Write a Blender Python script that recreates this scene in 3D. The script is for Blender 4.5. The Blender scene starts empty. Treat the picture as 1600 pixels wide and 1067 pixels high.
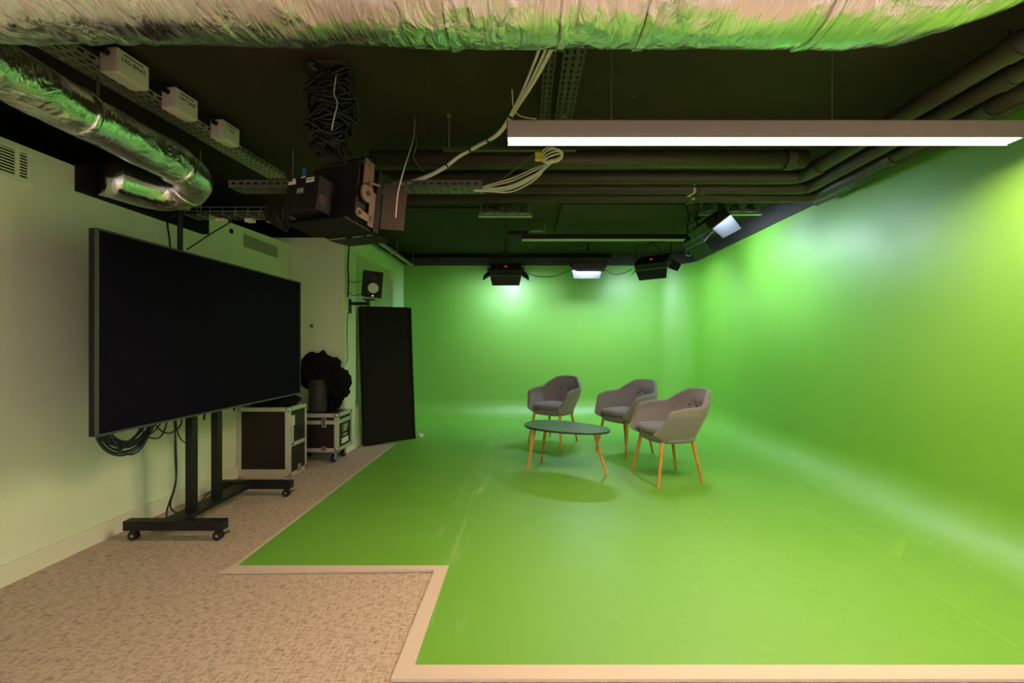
import bpy, bmesh, math, random
from mathutils import Vector, Matrix, noise
random.seed(7)
PI = math.pi
C = bpy.context.scene.collection
SC = bpy.context.scene

# ---------------------------------------------------------------- camera, world, exposure
EYE = 1.25
FPX = 667.0
cd = bpy.data.cameras.new('camera')
cd.sensor_width = 36.0
cd.lens = FPX * 36.0 / 1600.0
cd.shift_x = -20 / 1600.0
cd.shift_y = 4.5 / 1600.0
cd.clip_start = 0.05
cam = bpy.data.objects.new('camera', cd); C.objects.link(cam)
cam.location = (0, 0, EYE); cam.rotation_euler = (PI / 2, 0, 0)
SC.camera = cam
w = bpy.data.worlds.new('world'); SC.world = w; w.use_nodes = True
w.node_tree.nodes['Background'].inputs[0].default_value = (0.8, 0.85, 1.0, 1)
w.node_tree.nodes['Background'].inputs[1].default_value = 0.02
SC.view_settings.view_transform = 'Standard'
SC.view_settings.look = 'None'
SC.view_settings.gamma = 1.0
SC.view_settings.use_curve_mapping = False
SC.view_settings.exposure = 0.0
SC.cycles.max_bounces = 10
SC.cycles.diffuse_bounces = 7
SC.cycles.caustics_reflective = False
SC.cycles.sample_clamp_indirect = 8.0

WARM = (1.0, 0.68, 0.42)
COOL = (0.69, 0.86, 1.0)
E_STRIP = 142.0       # linear lamp over the set
E_REAR = 38.0  # linear lamp of the room behind the camera
E_REAR_FILL = 230.0        # white lamp added behind the camera for duct reflection and fill
E_SIDE = 88.0
E_PANEL = 96.0       # panel lights on the green wall
E_DOWN = 125.0        # the panel light that is turned down


def at(px, py, Y):
    """point of the room seen at photo pixel (px, py) that lies Y metres in"""
    return Vector(((px - 820) / FPX * Y, Y, EYE - (py - 538) / FPX * Y))


# ---------------------------------------------------------------- materials
def mat(name, col, rough=0.6, metal=0.0, spec=0.5, bump=None, var=None, sheen=0, coat=0):
    m = bpy.data.materials.new(name); m.use_nodes = True
    nt = m.node_tree; b = nt.nodes['Principled BSDF']
    b.inputs['Base Color'].default_value = (*col, 1)
    b.inputs['Roughness'].default_value = rough
    b.inputs['Metallic'].default_value = metal
    b.inputs['Specular IOR Level'].default_value = spec
    if sheen: b.inputs['Sheen Weight'].default_value = sheen
    if coat:
        b.inputs['Coat Weight'].default_value = coat
        b.inputs['Coat Roughness'].default_value = .25
    tc = nt.nodes.new('ShaderNodeTexCoord')
    if var:      # (scale, amount)
        n = nt.nodes.new('ShaderNodeTexNoise'); n.inputs['Scale'].default_value = var[0]
        n.inputs['Detail'].default_value = 5
        nt.links.new(tc.outputs['Object'], n.inputs['Vector'])
        r = nt.nodes.new('ShaderNodeValToRGB')
        a = var[1]
        r.color_ramp.elements[0].position = .3; r.color_ramp.elements[1].position = .7
        r.color_ramp.elements[0].color = (*[c * (1 - a) for c in col], 1)
        r.color_ramp.elements[1].color = (*[min(1, c * (1 + a)) for c in col], 1)
        nt.links.new(n.outputs['Fac'], r.inputs['Fac'])
        nt.links.new(r.outputs['Color'], b.inputs['Base Color'])
    if bump:     # (scale, strength, distance)
        n = nt.nodes.new('ShaderNodeTexNoise'); n.inputs['Scale'].default_value = bump[0]
        n.inputs['Detail'].default_value = 4
        nt.links.new(tc.outputs['Object'], n.inputs['Vector'])
        u = nt.nodes.new('ShaderNodeBump'); u.inputs['Strength'].default_value = bump[1]
        u.inputs['Distance'].default_value = bump[2]
        nt.links.new(n.outputs['Fac'], u.inputs['Height'])
        nt.links.new(u.outputs['Normal'], b.inputs['Normal'])
    return m


def emis(name, col, k):
    m = bpy.data.materials.new(name); m.use_nodes = True
    nt = m.node_tree; nt.nodes.clear()
    e = nt.nodes.new('ShaderNodeEmission'); o = nt.nodes.new('ShaderNodeOutputMaterial')
    e.inputs[0].default_value = (*col, 1); e.inputs[1].default_value = k
    nt.links.new(e.outputs[0], o.inputs[0])
    return m


def green_paint(name, scuffs):
    m = mat(name, (0.145, 0.40, 0.034), rough=.5, spec=1.0)
    nt = m.node_tree; b = nt.nodes['Principled BSDF']
    tc = nt.nodes.new('ShaderNodeTexCoord')
    n = nt.nodes.new('ShaderNodeTexNoise'); n.inputs['Scale'].default_value = 1.3; n.inputs['Detail'].default_value = 6
    nt.links.new(tc.outputs['Object'], n.inputs['Vector'])
    mr = nt.nodes.new('ShaderNodeMapRange')
    mr.inputs['From Min'].default_value = .3; mr.inputs['From Max'].default_value = .7
    mr.inputs['To Min'].default_value = .42; mr.inputs['To Max'].default_value = .56
    nt.links.new(n.outputs['Fac'], mr.inputs['Value']); nt.links.new(mr.outputs[0], b.inputs['Roughness'])
    n2 = nt.nodes.new('ShaderNodeTexNoise'); n2.inputs['Scale'].default_value = 2.2; n2.inputs['Detail'].default_value = 3
    nt.links.new(tc.outputs['Object'], n2.inputs['Vector'])
    u = nt.nodes.new('ShaderNodeBump'); u.inputs['Strength'].default_value = .25; u.inputs['Distance'].default_value = .03
    nt.links.new(n2.outputs['Fac'], u.inputs['Height']); nt.links.new(u.outputs['Normal'], b.inputs['Normal'])
    if scuffs:
        mp = nt.nodes.new('ShaderNodeMapping'); mp.inputs['Scale'].default_value = (5.0, .9, 1)
        mp.inputs['Rotation'].default_value = (0, 0, .25)
        nt.links.new(tc.outputs['Object'], mp.inputs['Vector'])
        n3 = nt.nodes.new('ShaderNodeTexNoise'); n3.inputs['Scale'].default_value = 2.5; n3.inputs['Detail'].default_value = 9
        n3.inputs['Roughness'].default_value = .7
        nt.links.new(mp.outputs[0], n3.inputs['Vector'])
        r = nt.nodes.new('ShaderNodeValToRGB')
        r.color_ramp.elements[0].position = .62; r.color_ramp.elements[0].color = (0, 0, 0, 1)
        r.color_ramp.elements[1].position = .80; r.color_ramp.elements[1].color = (.55, .55, .55, 1)
        sx = nt.nodes.new('ShaderNodeSeparateXYZ'); nt.links.new(tc.outputs['Object'], sx.inputs[0])
        ab = nt.nodes.new('ShaderNodeMath'); ab.operation = 'ADD'; ab.inputs[1].default_value = .42
        nt.links.new(sx.outputs['X'], ab.inputs[0])
        a2 = nt.nodes.new('ShaderNodeMath'); a2.operation = 'ABSOLUTE'; nt.links.new(ab.outputs[0], a2.inputs[0])
        mk_ = nt.nodes.new('ShaderNodeMapRange'); mk_.inputs['From Min'].default_value = .02; mk_.inputs['From Max'].default_value = .22
        mk_.inputs['To Min'].default_value = .13; mk_.inputs['To Max'].default_value = 0.0
        nt.links.new(a2.outputs[0], mk_.inputs['Value'])
        sm_ = nt.nodes.new('ShaderNodeMath'); sm_.operation = 'ADD'
        nt.links.new(n3.outputs['Fac'], sm_.inputs[0]); nt.links.new(mk_.outputs[0], sm_.inputs[1])
        nt.links.new(sm_.outputs[0], r.inputs['Fac'])
        mx = nt.nodes.new('ShaderNodeMixRGB')
        mx.inputs['Color1'].default_value = (0.145, 0.40, 0.034, 1); mx.inputs['Color2'].default_value = (.36, .60, .22, 1)
        nt.links.new(r.outputs['Color'], mx.inputs['Fac']); nt.links.new(mx.outputs[0], b.inputs['Base Color'])
    return m


def carpet_mat():
    m = mat('carpet', (.4, .3, .22), rough=.95, spec=.1)
    nt = m.node_tree; b = nt.nodes['Principled BSDF']
    tc = nt.nodes.new('ShaderNodeTexCoord')
    outs = []
    for sx, sy, sc in ((52, 9, 2.4), (13, 60, 1.8)):
        mp = nt.nodes.new('ShaderNodeMapping'); mp.inputs['Scale'].default_value = (sx, sy, 1)
        nt.links.new(tc.outputs['Object'], mp.inputs['Vector'])
        n = nt.nodes.new('ShaderNodeTexNoise'); n.inputs['Scale'].default_value = sc; n.inputs['Detail'].default_value = 4
        n.inputs['Roughness'].default_value = .65
        nt.links.new(mp.outputs[0], n.inputs['Vector']); outs.append(n.outputs['Fac'])
    ad = nt.nodes.new('ShaderNodeMath'); ad.operation = 'MULTIPLY'
    nt.links.new(outs[0], ad.inputs[0]); nt.links.new(outs[1], ad.inputs[1])
    r = nt.nodes.new('ShaderNodeValToRGB'); cr = r.color_ramp
    cr.elements[0].position = .13; cr.elements[0].color = (.23, .17, .125, 1)
    cr.elements[1].position = .27; cr.elements[1].color = (.54, .435, .345, 1)
    nt.links.new(ad.outputs[0], r.inputs['Fac']); nt.links.new(r.outputs['Color'], b.inputs['Base Color'])
    u = nt.nodes.new('ShaderNodeBump'); u.inputs['Strength'].default_value = .5; u.inputs['Distance'].default_value = .004
    nt.links.new(ad.outputs[0], u.inputs['Height']); nt.links.new(u.outputs['Normal'], b.inputs['Normal'])
    return m


def foil_mat(rib=None):
    m = mat('foil', (.86, .85, .90), rough=.19, metal=1.0)
    nt = m.node_tree; b = nt.nodes['Principled BSDF']
    tc = nt.nodes.new('ShaderNodeTexCoord')
    v = nt.nodes.new('ShaderNodeTexVoronoi'); v.inputs['Scale'].default_value = 16; v.feature = 'F1'
    n = nt.nodes.new('ShaderNodeTexNoise'); n.inputs['Scale'].default_value = 9; n.inputs['Detail'].default_value = 6
    n.inputs['Distortion'].default_value = 1.4
    ms = nt.nodes.new('ShaderNodeTexNoise'); ms.inputs['Scale'].default_value = 2.6
    mpn = nt.nodes.new('ShaderNodeMapping'); mpn.inputs['Scale'].default_value = (2.2, 1, .8)
    nt.links.new(tc.outputs['Object'], mpn.inputs['Vector'])
    nt.links.new(mpn.outputs[0], n.inputs['Vector']); nt.links.new(tc.outputs['Object'], v.inputs['Vector'])
    nt.links.new(tc.outputs['Object'], ms.inputs['Vector'])
    a = nt.nodes.new('ShaderNodeMath'); a.operation = 'MULTIPLY_ADD'; a.inputs[1].default_value = .35
    nt.links.new(v.outputs['Distance'], a.inputs[0]); nt.links.new(n.outputs['Fac'], a.inputs[2])
    p = nt.nodes.new('ShaderNodeMapRange'); p.inputs['From Min'].default_value = .42; p.inputs['From Max'].default_value = .65
    p.inputs['To Min'].default_value = .15; p.inputs['To Max'].default_value = 1.0
    nt.links.new(ms.outputs['Fac'], p.inputs['Value'])
    u = nt.nodes.new('ShaderNodeBump'); u.inputs['Distance'].default_value = .03
    nt.links.new(p.outputs[0], u.inputs['Strength'])
    nt.links.new(a.outputs[0], u.inputs['Height'])
    mr_ = nt.nodes.new('ShaderNodeMapping'); mr_.inputs['Scale'].default_value = rib
    nt.links.new(tc.outputs['Object'], mr_.inputs['Vector'])
    nr = nt.nodes.new('ShaderNodeTexNoise'); nr.inputs['Scale'].default_value = 1.0; nr.inputs['Detail'].default_value = 3
    nt.links.new(mr_.outputs[0], nr.inputs['Vector'])
    u2 = nt.nodes.new('ShaderNodeBump'); u2.inputs['Strength'].default_value = .55; u2.inputs['Distance'].default_value = .006
    nt.links.new(nr.outputs['Fac'], u2.inputs['Height']); nt.links.new(u.outputs['Normal'], u2.inputs['Normal'])
    nt.links.new(u2.outputs['Normal'], b.inputs['Normal'])
    return m


M = dict(
    green=green_paint('green_wall_paint', False),
    green_floor=green_paint('green_floor_paint', True),
    carpet=carpet_mat(),
    foil=foil_mat((70, 9, 9)),
    foily=foil_mat((9, 60, 9)),
    tape=mat('cream_edging', (.60, .50, .42), .6, bump=(30, .2, .002)),
    cream=mat('cream_wall_paint', (.68, .77, .56), .75, spec=.25, bump=(60, .08, .002), var=(2, .03)),
    whitewall=mat('white_wall_paint', (.86, .86, .87), .7),
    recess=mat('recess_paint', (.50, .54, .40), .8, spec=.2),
    base=mat('baseboard_paint', (.70, .73, .57), .5, spec=.3),
    ceil=mat('ceiling_paint', (.034, .027, .016), .75, spec=.25, bump=(12, .4, .006), var=(3, .12)),
    board=mat('ceiling_board', (.034, .032, .028), .8, spec=.2),
    board2=mat('ceiling_board_rough', (.050, .046, .036), .8, spec=.2, var=(6, .15)),
    void=mat('black_paint', (.006, .006, .006), .8, spec=.15),
    fascia=mat('fascia_charcoal', (.030, .027, .028), .55, spec=.4, bump=(25, .2, .003)),
    pipe=mat('painted_pipe', (.045, .038, .025), .5, spec=.5, bump=(20, .2, .003)),
    galv=mat('galvanised', (.50, .50, .46), .38, metal=.8),
    darkgalv=mat('dull_steel', (.17, .165, .15), .45, metal=.6),
    black=mat('black_metal', (.007, .007, .007), .45, spec=.35),
    blackmatte=mat('black_plastic', (.005, .005, .005), .65, spec=.3),
    bodygrey=mat('lamp_housing', (.10, .085, .078), .5, spec=.4),
    warmlitdoor=mat('warm_lit_door', (.045, .030, .024), .5, spec=.4),  # black door on the lamp side, its warm light put into the colour
    lampbody=mat('lamp_body_paint', (.34, .29, .26), .5, spec=.4),
    warmlit=mat('warm_lit_metal', (.13, .08, .06), .45, spec=.5),  # black metal with the lamp's warm light painted in as brown
    rubber=mat('rubber', (.006, .006, .006), .55),
    cable=mat('black_cable', (.0035, .004, .004), .6),
    bluecable=mat('blue_cable', (.006, .020, .050), .45),
    whitecable=mat('white_cable', (.62, .62, .52), .5),
    white=mat('white_plastic', (.66, .64, .58), .5),
    screen=mat('screen_glass', (.0065, .0050, .0130), .5, spec=.02),
    bezel=mat('bezel', (.10, .10, .10), .35, metal=.6),
    felt=mat('grey_felt', (.185, .175, .180), .95, spec=.1, bump=(180, .3, .002), var=(90, .08), sheen=.3),
    cushion=mat('grey_cushion', (.165, .16, .175), .95, spec=.1, bump=(200, .3, .002), var=(90, .08), sheen=.3),
    button=mat('tuft_button', (.05, .045, .045), .8),
    oak=mat('oak', (.56, .235, .040), .42, spec=.5, var=(14, .14)),
    tabletop=mat('table_top_green', (.050, .105, .065), .38, spec=.5),
    tableedge=mat('table_edge', (.015, .025, .02), .5),
    ply=mat('case_board', (.012, .007, .006), .45, spec=.35),
    alu=mat('aluminium', (.62, .60, .54), .38, metal=.55, bump=(50, .1, .001)),
    chrome=mat('chrome', (.7, .7, .68), .22, metal=1),
    foam=mat('black_fabric', (.012, .011, .010), .9, spec=.15, bump=(150, .3, .003)),
    cloth=mat('black_cloth', (.006, .006, .006), .95, spec=.1, bump=(30, .4, .01)),
    bag=mat('dark_grey_bag', (.024, .021, .017), .6, spec=.3),
    cone=mat('white_cone', (.62, .62, .55), .55),
    yellow=mat('yellow_plastic', (.70, .58, .04), .5),
    blue=mat('blue_plastic', (.02, .10, .42), .4),
    doorsilver=mat('silver_barn_door', (.022, .021, .026), .5),
    clearg=mat('grey_diffuser', (.60, .62, .56), .5),
    ink=mat('ink', (.02, .02, .02), .6),
    paper=mat('paper_label', (.68, .66, .60), .7),
    strip=emis('lamp_diffuser_lit', WARM, E_STRIP),
    rear=emis('rear_lamp_diffuser_lit', WARM, E_REAR),
    panel=emis('panel_lit', COOL, E_PANEL),
    rearfill=emis('added_rear_fill_lit', (1.0, .93, .90), E_REAR_FILL),
    panels=emis('panel_lit_side', COOL, E_SIDE),
    paneld=emis('panel_lit_down', COOL, E_DOWN),
    led=emis('red_display', (1, .02, .03), 1.6),
    power=emis('power_light', (.9, 1, .9), 2.0),
)


# ---------------------------------------------------------------- mesh helpers
def rotz(a): return Matrix.Rotation(a, 4, 'Z')


def box(bm, c, s, m=None, bev=0):
    r = bmesh.ops.create_cube(bm, size=1.0)
    vs = r['verts']
    for v in vs: v.co = Vector((v.co.x * s[0], v.co.y * s[1], v.co.z * s[2]))
    if bev:
        es = list({e for v in vs for e in v.link_edges})
        rr = bmesh.ops.bevel(bm, geom=es, offset=bev, segments=2, affect='EDGES', profile=.6)
        vs = list({v for f in rr['faces'] for v in f.verts} | {v for v in vs if v.is_valid})
    T = Matrix.Translation(Vector(c))
    if m is not None: T = T @ m
    for v in vs: v.co = T @ v.co
    return vs


def cyl(bm, a, b, r, r2=None, n=16, caps=True):
    a = Vector(a); b = Vector(b); d = b - a
    r2 = r if r2 is None else r2
    rr = bmesh.ops.create_cone(bm, cap_ends=caps, segments=n, radius1=r, radius2=r2, depth=d.length)
    T = Matrix.Translation((a + b) / 2) @ d.to_track_quat('Z', 'Y').to_matrix().to_4x4()
    for v in rr['verts']: v.co = T @ v.co
    return rr['verts']


def catmull(pts, k=6):
    pts = [Vector(p) for p in pts]
    P = [pts[0] * 2 - pts[1]] + pts + [pts[-1] * 2 - pts[-2]]
    out = []
    for i in range(1, len(P) - 2):
        for j in range(k):
            t = j / k
            p0, p1, p2, p3 = P[i - 1], P[i], P[i + 1], P[i + 2]
            out.append(.5 * ((2 * p1) + (p2 - p0) * t + (2 * p0 - 5 * p1 + 4 * p2 - p3) * t * t + (3 * p1 - p0 - 3 * p2 + p3) * t ** 3))
    out.append(pts[-1])
    return out


def tube(bm, pts, r, n=8, closed=False, fr=None):
    pts = [Vector(p) for p in pts]
    N = len(pts); rings = []
    up = None
    for i, p in enumerate(pts):
        if closed: t = (pts[(i + 1) % N] - pts[i - 1])
        else: t = pts[min(i + 1, N - 1)] - pts[max(i - 1, 0)]
        if t.length < 1e-9: t = Vector((0, 0, 1))
        t.normalize()
        if up is None:
            up = t.orthogonal().normalized()
        else:
            up = (up - t * up.dot(t))
            if up.length < 1e-6: up = t.orthogonal()
            up.normalize()
        s = t.cross(up)
        rad = fr(i, p) if fr else r
        ring = []
        for k in range(n):
            a = 2 * PI * k / n
            q = rad if not callable(rad) else rad(a)
            ring.append(bm.verts.new(p + (up * math.cos(a) + s * math.sin(a)) * q))
        rings.append(ring)
    for i in range(N if closed else N - 1):
        A = rings[i]; B = rings[(i + 1) % N]
        for k in range(n):
            try: bm.faces.new((A[k], A[(k + 1) % n], B[(k + 1) % n], B[k]))
            except ValueError: pass
    if not closed:
        bm.faces.new(rings[0][::-1]); bm.faces.new(rings[-1])
    return rings


def prism(bm, outline, z0, z1, T=None):
    """outline (x, y) extruded z0..z1"""
    lo = [bm.verts.new((x, y, z0)) for x, y in outline]; hi = [bm.verts.new((x, y, z1)) for x, y in outline]
    n = len(lo)
    bm.faces.new(lo[::-1]); bm.faces.new(hi)
    for i in range(n): bm.faces.new((lo[i], lo[(i + 1) % n], hi[(i + 1) % n], hi[i]))
    if T is not None:
        for v in lo + hi: v.co = T @ v.co
    return lo + hi


def lathe(bm, prof, T=None, n=24):
    rings = []
    for r, z in prof:
        rings.append([bm.verts.new((r * math.cos(2 * PI * k / n), r * math.sin(2 * PI * k / n), z)) for k in range(n)])
    for A, B in zip(rings, rings[1:]):
        for k in range(n): bm.faces.new((A[k], A[(k + 1) % n], B[(k + 1) % n], B[k]))
    bm.faces.new(rings[0][::-1]); bm.faces.new(rings[-1])
    if T is not None:
        for R in rings:
            for v in R: v.co = T @ v.co


def obj(name, bm, m, parent=None, smooth=False, label=None, keep=False):
    me = bpy.data.meshes.new(name)
    if not keep: bmesh.ops.recalc_face_normals(bm, faces=bm.faces)
    bm.to_mesh(me); bm.free()
    o = bpy.data.objects.new(name, me); C.objects.link(o)
    if isinstance(m, (list, tuple)):
        for x in m: me.materials.append(x)
    else: me.materials.append(m)
    if smooth:
        for p in me.polygons: p.use_smooth = True
        if smooth != 'all':
            try: me.set_sharp_from_angle(angle=math.radians(40))
            except Exception: pass
    if parent: o.parent = parent
    if label: o['label'] = label
    return o


def mk(name, m, fn, parent=None, smooth=False, label=None):
    bm = bmesh.new(); fn(bm)
    return obj(name, bm, m, parent, smooth, label)


def bx(name, c, s, m, parent=None, rot=None, bev=0, label=None):
    return mk(name, m, lambda b: box(b, c, s, rot, bev), parent, label=label)


def thing(name, label, cat, loc=(0, 0, 0), rz=0, group=None):
    o = bpy.data.objects.new(name, None); C.objects.link(o)
    o.empty_display_size = .1
    o.location = loc; o.rotation_euler = (0, 0, rz)
    o['label'] = label; o['category'] = cat
    if group: o['group'] = group
    return o


def tag(o, label, cat, group=None):
    o['label'] = label; o['category'] = cat
    if group: o['group'] = group
    return o


def struct(o, label=None):
    o['kind'] = 'structure'
    if label: o['label'] = label
    return o


def copy_tree(o, parent=None):
    c = o.copy(); C.objects.link(c); c.parent = parent
    for ch in list(o.children): copy_tree(ch, c)
    return c


def text(name, s, size, loc, rot, m, parent, ext=.0006):
    cu = bpy.data.curves.new(name, 'FONT'); cu.body = s; cu.size = size; cu.extrude = ext
    cu.align_x = 'CENTER'; cu.align_y = 'CENTER'; cu.resolution_u = 3
    cu.materials.append(m)
    tmp = bpy.data.objects.new('tmp', cu); C.objects.link(tmp)
    bpy.context.view_layer.update()
    me = bpy.data.meshes.new_from_object(tmp.evaluated_get(bpy.context.evaluated_depsgraph_get()))
    bpy.data.objects.remove(tmp)
    o = bpy.data.objects.new(name, me); C.objects.link(o)
    o.location = loc; o.rotation_euler = rot; o.parent = parent
    return o


FACE_X = (PI / 2, 0, PI / 2)     # text read from the +X side
FACE_Y = (PI / 2, 0, 0)          # text read from the camera's side


def perf(bm, L, W, T, pitch=.05, slot=.03, rows=3, t=.0015):
    """slotted sheet L x W in local XY through matrix T, with real openings"""
    xs = [0.0]; x = 0
    while x + pitch <= L:
        xs += [x + (pitch - slot), x + pitch]; x += pitch
    if xs[-1] < L: xs.append(L)
    ys = [0.0]; k = rows
    for i in range(k):
        a = W * (i + .30) / k; b = W * (i + .70) / k
        ys += [a, b]
    ys.append(W)
    g = [[bm.verts.new(T @ Vector((x, y, 0))) for y in ys] for x in xs]
    for i in range(len(xs) - 1):
        for j in range(len(ys) - 1):
            hole = (i % 2 == 1) and (j % 2 == 1) and i < len(xs) - 2 + 1
            if not hole: bm.faces.new((g[i][j], g[i + 1][j], g[i + 1][j + 1], g[i][j + 1]))


def basis(o, x, y, z=None):
    x = Vector(x).normalized(); y = Vector(y); y = (y - x * y.dot(x)).normalized(); z = x.cross(y)
    m = Matrix((x, y, z)).transposed().to_4x4(); m.translation = Vector(o)
    return m


def cable_tray(name, label, a, b, width, side, m, rows=4, group=None, up=None, cat='cable tray'):
    a = Vector(a); b = Vector(b); d = (b - a); L = d.length; d.normalize()
    s = Vector((0, 0, 1)).cross(d).normalized()
    t = thing(name, label, cat, a, group=group)
    def f1(bm): perf(bm, L, width, basis(-s * width / 2, d, s), rows=rows)
    o = mk('tray_floor', m, f1, t); o.modifiers.new('s', 'SOLIDIFY').thickness = .002
    for sg in (-1, 1):
        def f2(bm):
            perf(bm, L, side, basis(s * sg * width / 2, d, (0, 0, 1)), rows=1)
        o = mk('side_rail', m, f2, t); o.modifiers.new('s', 'SOLIDIFY').thickness = .002
    return t


# ================================================================ SETTING
CEIL = 2.77; BACK = 7.25; RIGHT = 2.775; LEFT = -2.70; PILL = 4.88; LEFTR = -2.06
WT = 2.587; RC = .50; COVE = .34; FRONT = 1.645

struct(mk('floor', M['carpet'], lambda b: box(b, (-.2, 2.3, -.05), (6.6, 10.8, .1))), 'beige brown flecked carpet')


def gfloor(bm):
    z0, z1 = .001, .012
    pts = [(-.425, FRONT), (RIGHT - COVE, FRONT), (RIGHT - COVE, BACK - RC)]
    cx, cy, r = RIGHT - RC, BACK - RC, RC - COVE
    for k in range(1, 24):
        a = PI / 2 * k / 24
        pts.append((cx + r * math.cos(a), cy + r * math.sin(a)))
    pts += [(RIGHT - RC, BACK - COVE), (LEFTR, BACK - COVE), (LEFTR, 5.35), (-1.61, 5.35), (-1.61, 2.385), (-.425, 2.385)]
    prism(bm, pts, z0, z1)


struct(mk('floor_painted', M['green_floor'], gfloor), 'green painted studio floor')


def cyc_path():
    p = [((LEFTR, BACK), (0, -1)), ((RIGHT - RC, BACK), (0, -1))]
    for k in range(1, 25):
        a = PI / 2 - PI / 2 * k / 24
        p.append(((RIGHT - RC + RC * math.cos(a), BACK - RC + RC * math.sin(a)), (-math.cos(a), -math.sin(a))))
    return p


def cyc(bm, path):
    prof = []
    for k in range(13):
        a = PI / 2 * k / 12
        prof.append((COVE - COVE * math.sin(a), .012 + COVE - COVE * math.cos(a)))
    prof += [(0, .8), (0, 1.4), (0, 2.0), (0, WT + .02)]
    rows = []
    for (x, y), (nx, ny) in path:
        rows.append([bm.verts.new((x + nx * d, y + ny * d, z)) for d, z in prof])
    for A, B in zip(rows, rows[1:]):
        for k in range(len(prof) - 1): bm.faces.new((A[k], B[k], B[k + 1], A[k + 1]))


cp = cyc_path()
struct(mk('wall_back', M['green'], lambda b: cyc(b, cp), smooth='all'), 'green curved studio wall')
struct(mk('wall_right', M['green'], lambda b: cyc(b, [cp[-1], ((RIGHT, 5.0), (-1, 0)), ((RIGHT, 3.3), (-1, 0)), ((RIGHT, FRONT), (-1, 0))]), smooth='all'), 'green studio side wall with coved foot')


def fascia(bm):
    path = cyc_path() + [((RIGHT, FRONT), (-1, 0))]
    rows = []
    for (x, y), (nx, ny) in path:
        rows.append([bm.verts.new((x + nx * d, y + ny * d, z)) for d, z in ((-.02, WT), (.035, WT), (.035, CEIL - .03), (.05, CEIL - .03), (.05, CEIL), (-.02, CEIL))])
    for A, B in zip(rows, rows[1:]):
        for k in range(5): bm.faces.new((A[k], B[k], B[k + 1], A[k + 1]))


struct(mk('trim_1', M['fascia'], fascia), 'charcoal fascia above the green wall')

# cream edging of the painted floor
E = .07
struct(mk('trim_2', M['tape'], lambda b: prism(b, [(-.425 - E, FRONT - E), (RIGHT - .05, FRONT - E), (RIGHT - .05, FRONT), (-.425, FRONT), (-.425, 2.385), (-1.63, 2.385), (-1.66, 2.315), (-.425 - E, 2.335)], .004, .016)), 'cream edging strip')
struct(mk('trim_3', M['tape'], lambda b: prism(b, [(-1.628, 2.385), (-1.61, 2.385), (-1.61, 5.35), (-1.628, 5.35)], .001, .015)), 'thin cream edging strip')


def lwall(bm):
    out = [(-3.1, 0), (PILL, 0), (PILL, 2.40), (3.57, 2.355), (3.57, 2.17), (2.56, 2.17), (2.56, 2.32), (-3.1, 2.32)]
    T = basis((LEFT - .12, 0, 0), (0, 1, 0), (0, 0, 1))
    prism(bm, out, 0, .12, T)


struct(mk('wall_left', M['cream'], lwall), 'cream plastered side wall')


def upper(bm):
    box(bm, (-3.55, 1.2, 2.35), (.1, 8.6, 1.0))
    box(bm, (-3.16, 1.2, 1.95), (.7, 8.6, .1))
    box(bm, (-3.2, 5.3, 2.35), (.8, .1, 1.0))


struct(mk('wall_left_upper', M['void'], upper), 'black painted recess above the side wall')
struct(bx('trim_4', (LEFT + .03, 3.065, 2.25), (.06, 1.01, .16), M['void']), 'black board on top of side wall')
struct(mk('wall_pillar', M['cream'], lambda b: box(b, ((LEFT + LEFTR) / 2 - .1, PILL + .11, 1.235), (LEFTR - LEFT + .2, .22, 2.47))), 'cream pillar')
struct(bx('trim_5', ((LEFT + LEFTR) / 2 - .1, PILL + .11, 2.62), (LEFTR - LEFT + .2, .22, .30), M['void']), 'black band above pillar')


def rwall(bm):   # wall behind the pillar with a sunk panel
    y0, y1 = PILL + .22, BACK + .1
    py0, py1, pz0, pz1 = 5.20, 6.66, .5, 2.40
    for a, b, c, d in ((y0, py0, 0, 2.60), (py1, y1, 0, 2.60), (py0, py1, 0, pz0), (py0, py1, pz1, 2.60)):
        box(bm, (LEFTR - .06, (a + b) / 2, (c + d) / 2), (.12, b - a, d - c))


struct(mk('wall_left_rear', M['cream'], rwall), 'cream wall beside the studio corner')
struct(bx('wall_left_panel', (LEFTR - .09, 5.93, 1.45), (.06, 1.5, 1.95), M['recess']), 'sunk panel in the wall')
struct(bx('trim_6', (LEFTR - .06, 6.2, 2.69), (.14, 2.3, .18), M['void']), 'black band above the rear side wall')
bm = bmesh.new()
box(bm, (LEFT + .008, .9, .055), (.016, 7.9, .11)); box(bm, (-2.38, PILL - .008, .055), (.66, .016, .11)); box(bm, (LEFTR + .008, 6.0, .055), (.016, 2.25, .11))
struct(obj('baseboard_left', bm, M['base']), 'painted baseboard')
struct(bx('ceiling', (-.4, 2.2, CEIL + .05), (6.6, 10.6, .1), M['ceil']), 'dark painted ceiling')
struct(bx('wall_near', (-.4, -3.15, 1.3), (6.6, .1, 3.0), M['whitewall']), 'wall behind the viewer')
struct(bx('wall_right_near', (RIGHT + .05, -.75, 1.3), (.1, 4.78, 3.0), M['whitewall']), 'plain wall in front of the green wall')
# boards on the ceiling
struct(bx('ceiling_board', (-.90, 5.65, CEIL - .012), (1.30, 1.9, .024), M['board']), 'black board on the ceiling')
struct(bx('ceiling_board.001', (1.15, 5.15, CEIL - .015), (1.5, 1.2, .03), M['board2']), 'brown board on the ceiling')
struct(bx('trim_7', (-.3, 7.17, CEIL - .03), (3.5, .06, .06), M['void']), 'black batten at the wall head')

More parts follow.
